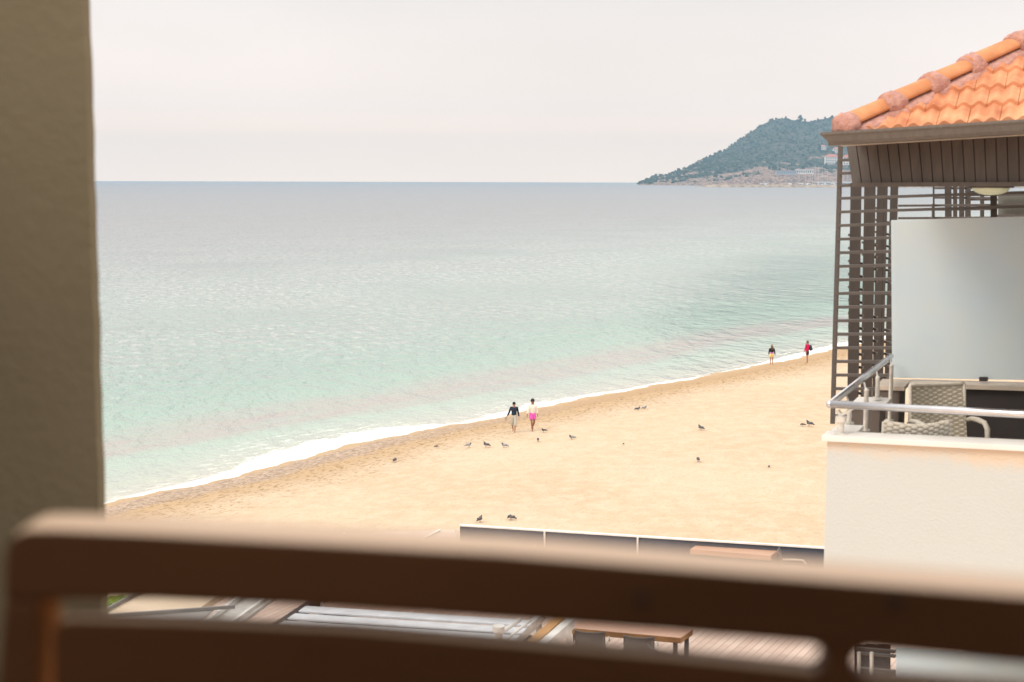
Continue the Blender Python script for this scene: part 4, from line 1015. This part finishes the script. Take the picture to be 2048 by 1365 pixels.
def top_cloth(name, m_, bottom=.92, grow=.028, sleeve=1., mats=None, hood=False, flare=.0):
    def f(t, J):
        n_ = [(0,0,bottom,.155+flare,.125+flare),(0,0,1.10,.14+grow*.4,.11+grow*.4),(0,.01,1.28,.155+grow,.11+grow),(0,0,1.42,.11+grow,.095+grow*.5),(0,.005,1.475,.07,.07)]
        ed = [(0,1),(1,2),(2,3),(3,4)]
        for sd_, k_ in ((-1,'L'),(1,'R')):
            sh_ = Vector((sd_*.18,0,1.425)); el, wr, hd_ = [Vector(v) for v in J['arm'+k_]]
            b_ = len(n_); n_ += [(*sh_,.055+grow*.7),(*sh_.lerp(el,.5),.05+grow*.6),(*el,.044+grow*.6),(*el.lerp(wr,.93*sleeve),.033+grow*.5)]
            ed += [(3,b_),(b_,b_+1),(b_+1,b_+2),(b_+2,b_+3)]
        ex = []
        if hood: h_ = MB(); h_.ball((0,-.09,1.47), .13, .07, .09, 12, 8); ex.append(h_)
        skinned(name, n_, ed, [m_], t, extra=ex)
    return f
def bottom_cloth(name, m_, to=.5, grow=.035, skirt=False):
    def f(t, J):
        n_ = [(0,0,1.08,.135,.11),(0,0,.93,.15,.125)]; ed = [(0,1)]
        for sd_, k_ in ((-1,'L'),(1,'R')):
            hp_ = Vector((sd_*.095,0,.88)); kn, an, tt_ = [Vector(v) for v in J['leg'+k_]]
            end = hp_.lerp(kn, min(1, to)) if to <= 1 else kn.lerp(an, to-1)
            b_ = len(n_); n_ += [(*hp_,.095+grow*.6),(*hp_.lerp(kn, min(1,to)*.55),.085+grow)]; ed += [(1,b_),(b_,b_+1)]
            if to > 1: n_.append((*kn,.065+grow)); ed.append((b_+1,b_+2)); b_ += 1
            n_.append((*end,.06+grow*1.3)); ed.append((b_+1,b_+2))
        skinned(name, n_, ed, [m_], t, root=1)
    return f
def cap(m_):
    def f(t):
        h_ = MB(); h_.ball((0,.02,1.675), .092,.108,.085, 16, 10); h_.build('cap', m_, t, smooth=True)
        v_ = MB(); v_.ball((0,.12,1.685), .062,.055,.010, 12, 6); v_.build('cap_brim', m_, t, smooth=True)
    return f
def hair(m_, long=False, messy=.0, side=0):
    def f(t):
        h_ = MB(); h_.ball((side*.02,-.008,1.68+messy*.25), .10+messy*.2,.105,.095+messy*.3, 16, 12)
        h_.ball((0,-.03,1.63), .088,.075,.09, 14, 10)
        if long:
            for k in range(9):
                x = -.075+.15*k/8; h_.tube([(x*.8,-.05,1.70),(x*1.2,-.115,1.58),(x*1.45+.02,-.15,1.42),(x*1.4+.06,-.17,1.28+.05*abs(x)*8)], [.03,.034,.028,.008], 7)
        o = h_.build('hair', m_, t, smooth=True)
    return f
walkA = dict(armR=[(.27,.0,1.17),(.375,.08,.95),(.41,.11,.87)], armL=[(-.23,-.03,1.15),(-.28,.02,.93),(-.285,.05,.85)],
             legL=[(-.09,.16,.52),(-.07,.22,.09),(-.07,.36,.03)], legR=[(.10,.02,.50),(.09,-.28,.17),(.09,-.20,.04)])
walkB = dict(armL=[(-.23,-.05,1.15),(-.26,.06,.93),(-.265,.10,.86)], armR=[(.25,.02,1.15),(.31,.06,.93),(.325,.08,.85)],
             legL=[(-.09,.03,.50),(-.07,-.26,.17),(-.07,-.18,.04)], legR=[(.08,.15,.52),(.06,.20,.09),(.06,.34,.03)])
stand = dict(armL=[(-.24,-.03,1.14),(-.26,.03,.90),(-.26,.06,.82)], armR=[(.24,-.03,1.14),(.29,.0,.92),(.32,.02,.84)],
             legL=[(-.09,.01,.50),(-.09,-.02,.08),(-.10,.12,.03)], legR=[(.09,.01,.50),(.09,-.02,.08),(.10,.12,.03)])
standD = dict(armL=[(-.22,.05,1.14),(-.19,.12,.90),(-.18,.15,.82)], armR=[(.22,.06,1.15),(.20,.16,.93),(.18,.20,.86)],
             legL=[(-.08,.03,.50),(-.08,.04,.08),(-.08,.18,.03)], legR=[(.08,-.02,.50),(.08,-.08,.08),(.08,.06,.03)])
facing = R(180)
pA = sandpt(1028, 866); person(pA, facing-R(8), 'person in navy sweater, beige long shorts and dark cap walking with shoes in hand', 1.72, walkA, M_skin,
    [top_cloth('sweater', cloth('navy_sweater', (.025,.035,.055)), .86, .026), bottom_cloth('shorts', cloth('beige_shorts', (.48,.45,.38)), 1.3, .03)], cap(cloth('dark_cap', (.015,.015,.025))))
pB = sandpt(1065, 862); person(pB, facing+R(12), 'person with dark hair in white hoodie and bright pink shorts', 1.76, walkB, M_skin2,
    [top_cloth('hoodie', cloth('cream_hoodie', (.82,.78,.70)), .84, .045, hood=True), bottom_cloth('shorts', cloth('pink_shorts', (.78,.13,.50)), .72, .035)], hair(mat('dark_hair', (.02,.015,.012), .6, bump=.8, bs=60), messy=.06))
pC = sandpt(1543, 730); M_pl = cloth('pink_hem', (.62,.22,.50))
person(pC, R(-4), 'person seen from behind with long fair hair, dark jacket and yellow shorts', 1.55, stand, M_skin,
    [top_cloth('pink_top', M_pl, .82, .026, .0, flare=.02), top_cloth('jacket', cloth('black_jacket', (.022,.02,.025)), 1.08, .036), bottom_cloth('shorts', cloth('yellow_shorts', (.82,.62,.22)), .55, .045)],
    hair(mat('fair_brown_hair', (.13,.07,.035), .6, col2=(.26,.15,.07), vs=20), long=True))
pD = sandpt(1614, 727)
person(pD, R(100), 'person in crimson jacket and dark shorts standing sideways with a rucksack', 1.74, standD, M_skin,
    [top_cloth('jacket', cloth('crimson_jacket', (.62,.008,.09)), .84, .04), bottom_cloth('shorts', cloth('dark_shorts', (.02,.03,.03)), .62, .035)], hair(mat('brown_hair', (.10,.06,.03), .7)))
# things they carry
bpk = thing('rucksack', pD, 'grey rucksack on the back of the person in crimson', 'rucksack', rz=R(100))
M_bag = cloth('grey_bag', (.055,.065,.085))
MB().ball((0,-.26,1.20), .15,.115,.235, 16, 12).build('bag', M_bag, bpk, smooth=True); MB().ball((0,-.37,1.10), .10,.045,.11, 12, 8).build('pocket', M_bag, bpk, smooth=True)
for sg in (-1,1): MB().tube([(sg*.10,-.16,1.38),(sg*.11,-.02,1.53),(sg*.12,.13,1.40),(sg*.13,.12,1.22),(sg*.14,-.12,1.08)], .014, 8).build('strap', M_bag, bpk)
M_shoe = mat('grey_shoe', (.05,.045,.042), .7)
a_ = facing-R(8); rot = Matrix.Rotation(a_, 3, 'Z')
for i, (dx, dy, dz, lb_) in enumerate(((.47,.13,.76,'grey shoe hanging lowest from the hand of the person in navy'),(.42,.18,.80,'grey shoe held higher and closer to the navy sweater'))):
    # the hand that holds them is the one at negative local x
    q_ = pA + rot @ Vector((-.01 if 0 else dx, dy, dz))*.98
    t = thing('shoe', q_, lb_, 'shoe', 'pair of shoes carried by hand', a_+.4*i)
    m_ = MB(); T_ = Matrix.Rotation(R(50), 3, 'X')
    m_.ball((0,0,0), .042,.13,.032, 12, 8, T=T_); m_.ball(T_ @ Vector((0,-.06,.03)), .038,.06,.04, 12, 8, T=T_); m_.build('upper', M_shoe, t, smooth=True); t.scale = (1.2,)*3
    s2 = MB(); s2.ball(T_ @ Vector((0,.005,-.028)), .045,.138,.012, 12, 6, T=T_); s2.build('sole', M_arm, t, smooth=True)

# ---------------------------------------------------------------- pigeons
M_pg = mat('slate_pigeon', (.055,.055,.065), .6, vs=25., col2=(.13,.13,.15)); M_pg2 = mat('pale_pigeon', (.22,.22,.25), .6, vs=20., col2=(.36,.36,.38)); M_neck = mat('dark_neck', (.03,.045,.045), .4); M_beak = mat('beak_and_legs', (.30,.10,.08), .6)
def pigeon(M_body, peck=False):
    t = thing('pigeon', (0,0,0), None, 'pigeon', 'pigeons on the sand')
    if peck: nk = [(.055,0,.16),(.10,0,.15),(.135,0,.10),(.15,0,.065)]; hd_ = (.155,0,.055); bk_ = [(.165,0,.045),(.185,0,.02)]
    else: nk = [(.055,0,.17),(.085,0,.20),(.10,0,.235),(.105,0,.26)]; hd_ = (.11,0,.272); bk_ = [(.13,0,.272),(.155,0,.262)]
    b_ = [(-.26,0,.10,.010,.028),(-.17,0,.125,.016,.036),(-.09,0,.135,.045,.052),(0,0,.145,.062,.06),(.055,0,.16,.055,.05),(nk[1][0],0,nk[1][2],.036),(nk[2][0],0,nk[2][2],.026),(*hd_,.026)]
    skinned('body', b_, [(i,i+1) for i in range(7)], [M_body], t, sub=1, root=3)
    MB().tube([nk[0],nk[1],nk[2]], [.052,.039,.030], 10).build('neck_feathers', M_neck, t, smooth=True)
    MB().tube(bk_, [.008,.003], 6).build('beak', M_beak, t)
    for s_ in (-1,1):
        w_ = MB(); w_.ball((-.045,s_*.052,.145), .115,.014,.042, 12, 8, T=Matrix.Rotation(R(8),3,'Y')); w_.build('wing', M_pg2 if M_body is M_pg2 else M_pg, t, smooth=True)
        l_ = MB(); l_.tube([(.005,s_*.028,.10),(.0,s_*.03,.012)], [.009,.005], 6)
        for a in (-.6,0,.6): l_.tube([(0,s_*.03,.008),(.035*math.cos(a),s_*.03+.035*math.sin(a),.004)], .004, 5)
        l_.build('leg', M_beak, t)
    return t
protos = [pigeon(M_pg), pigeon(M_pg, True), pigeon(M_pg2)]
used = set()
birds = [(938,895,2,20,1.1,'pigeon at the left of the row of three below the walkers'),(972,895,0,150,1.25,'dark upright pigeon in the middle of the row of three'),(1008,896,2,160,1.2,'pale pigeon at the right of the row of three'),
 (790,925,1,70,1.1,'lone dark pigeon near the trodden band at the left'),(1087,865,0,200,1.,'dark pigeon just right of the feet in pink shorts'),(1076,884,1,90,1.,'round dark pigeon below the person in pink shorts'),
 (1143,880,2,200,1.2,'pale pigeon facing left alone right of the walkers'),(1276,822,0,10,1.1,'left one of the pigeon pair high on the slope'),(1289,820,2,15,1.1,'right one of the pigeon pair high on the slope'),
 (1401,861,0,130,1.3,'dark pigeon standing alone in the middle of the right sand'),(1396,924,1,95,1.1,'small hunched pigeon in the centre of the pale sand'),(1618,853,0,140,1.45,'large dark pigeon near the white balcony corner'),
 (1605,853,1,180,.9,'small pecking pigeon left of the large dark one'),(1538,936,1,60,.6,'tiny pigeon alone low on the pale sand'),(960,1045,0,60,1.15,'dark pigeon right above the left end of the windbreak'),
 (1022,1041,1,150,1.15,'pecking pigeon above the windbreak, right of its neighbour'),(1247,890,1,60,.5,'tiniest pigeon below the pigeon pair'),(873,896,1,30,.7,'small pigeon left of the row of three')]
for px, py, k, az, s_, lb_ in birds:
    c = protos[k] if k not in used else copy_tree(protos[k]); used.add(k)
    c.location = sandpt(px, py); c.rotation_euler.z = R(az); c.scale = (s_*.9,)*3; tag(c, lb_)
# ---------------------------------------------------------------- sea air
hz = MB().box(-7200, 7200, -60, 7200, -5, 215); o = _b(hz, 'haze', []); o.data.materials.clear()
m = bpy.data.materials.new('sea_haze'); m.use_nodes = True; t = m.node_tree; t.nodes.clear()
vo = N(t, 'ShaderNodeVolumePrincipled', Density=.00012); vo.inputs['Color'].default_value = (.48,.75,1.0,1); vo.inputs['Anisotropy'].default_value = .0
oo = N(t, 'ShaderNodeOutputMaterial'); t.links.new(vo.outputs[0], oo.inputs['Volume'])
o.data.materials.append(m); tag(o, kind='stuff')
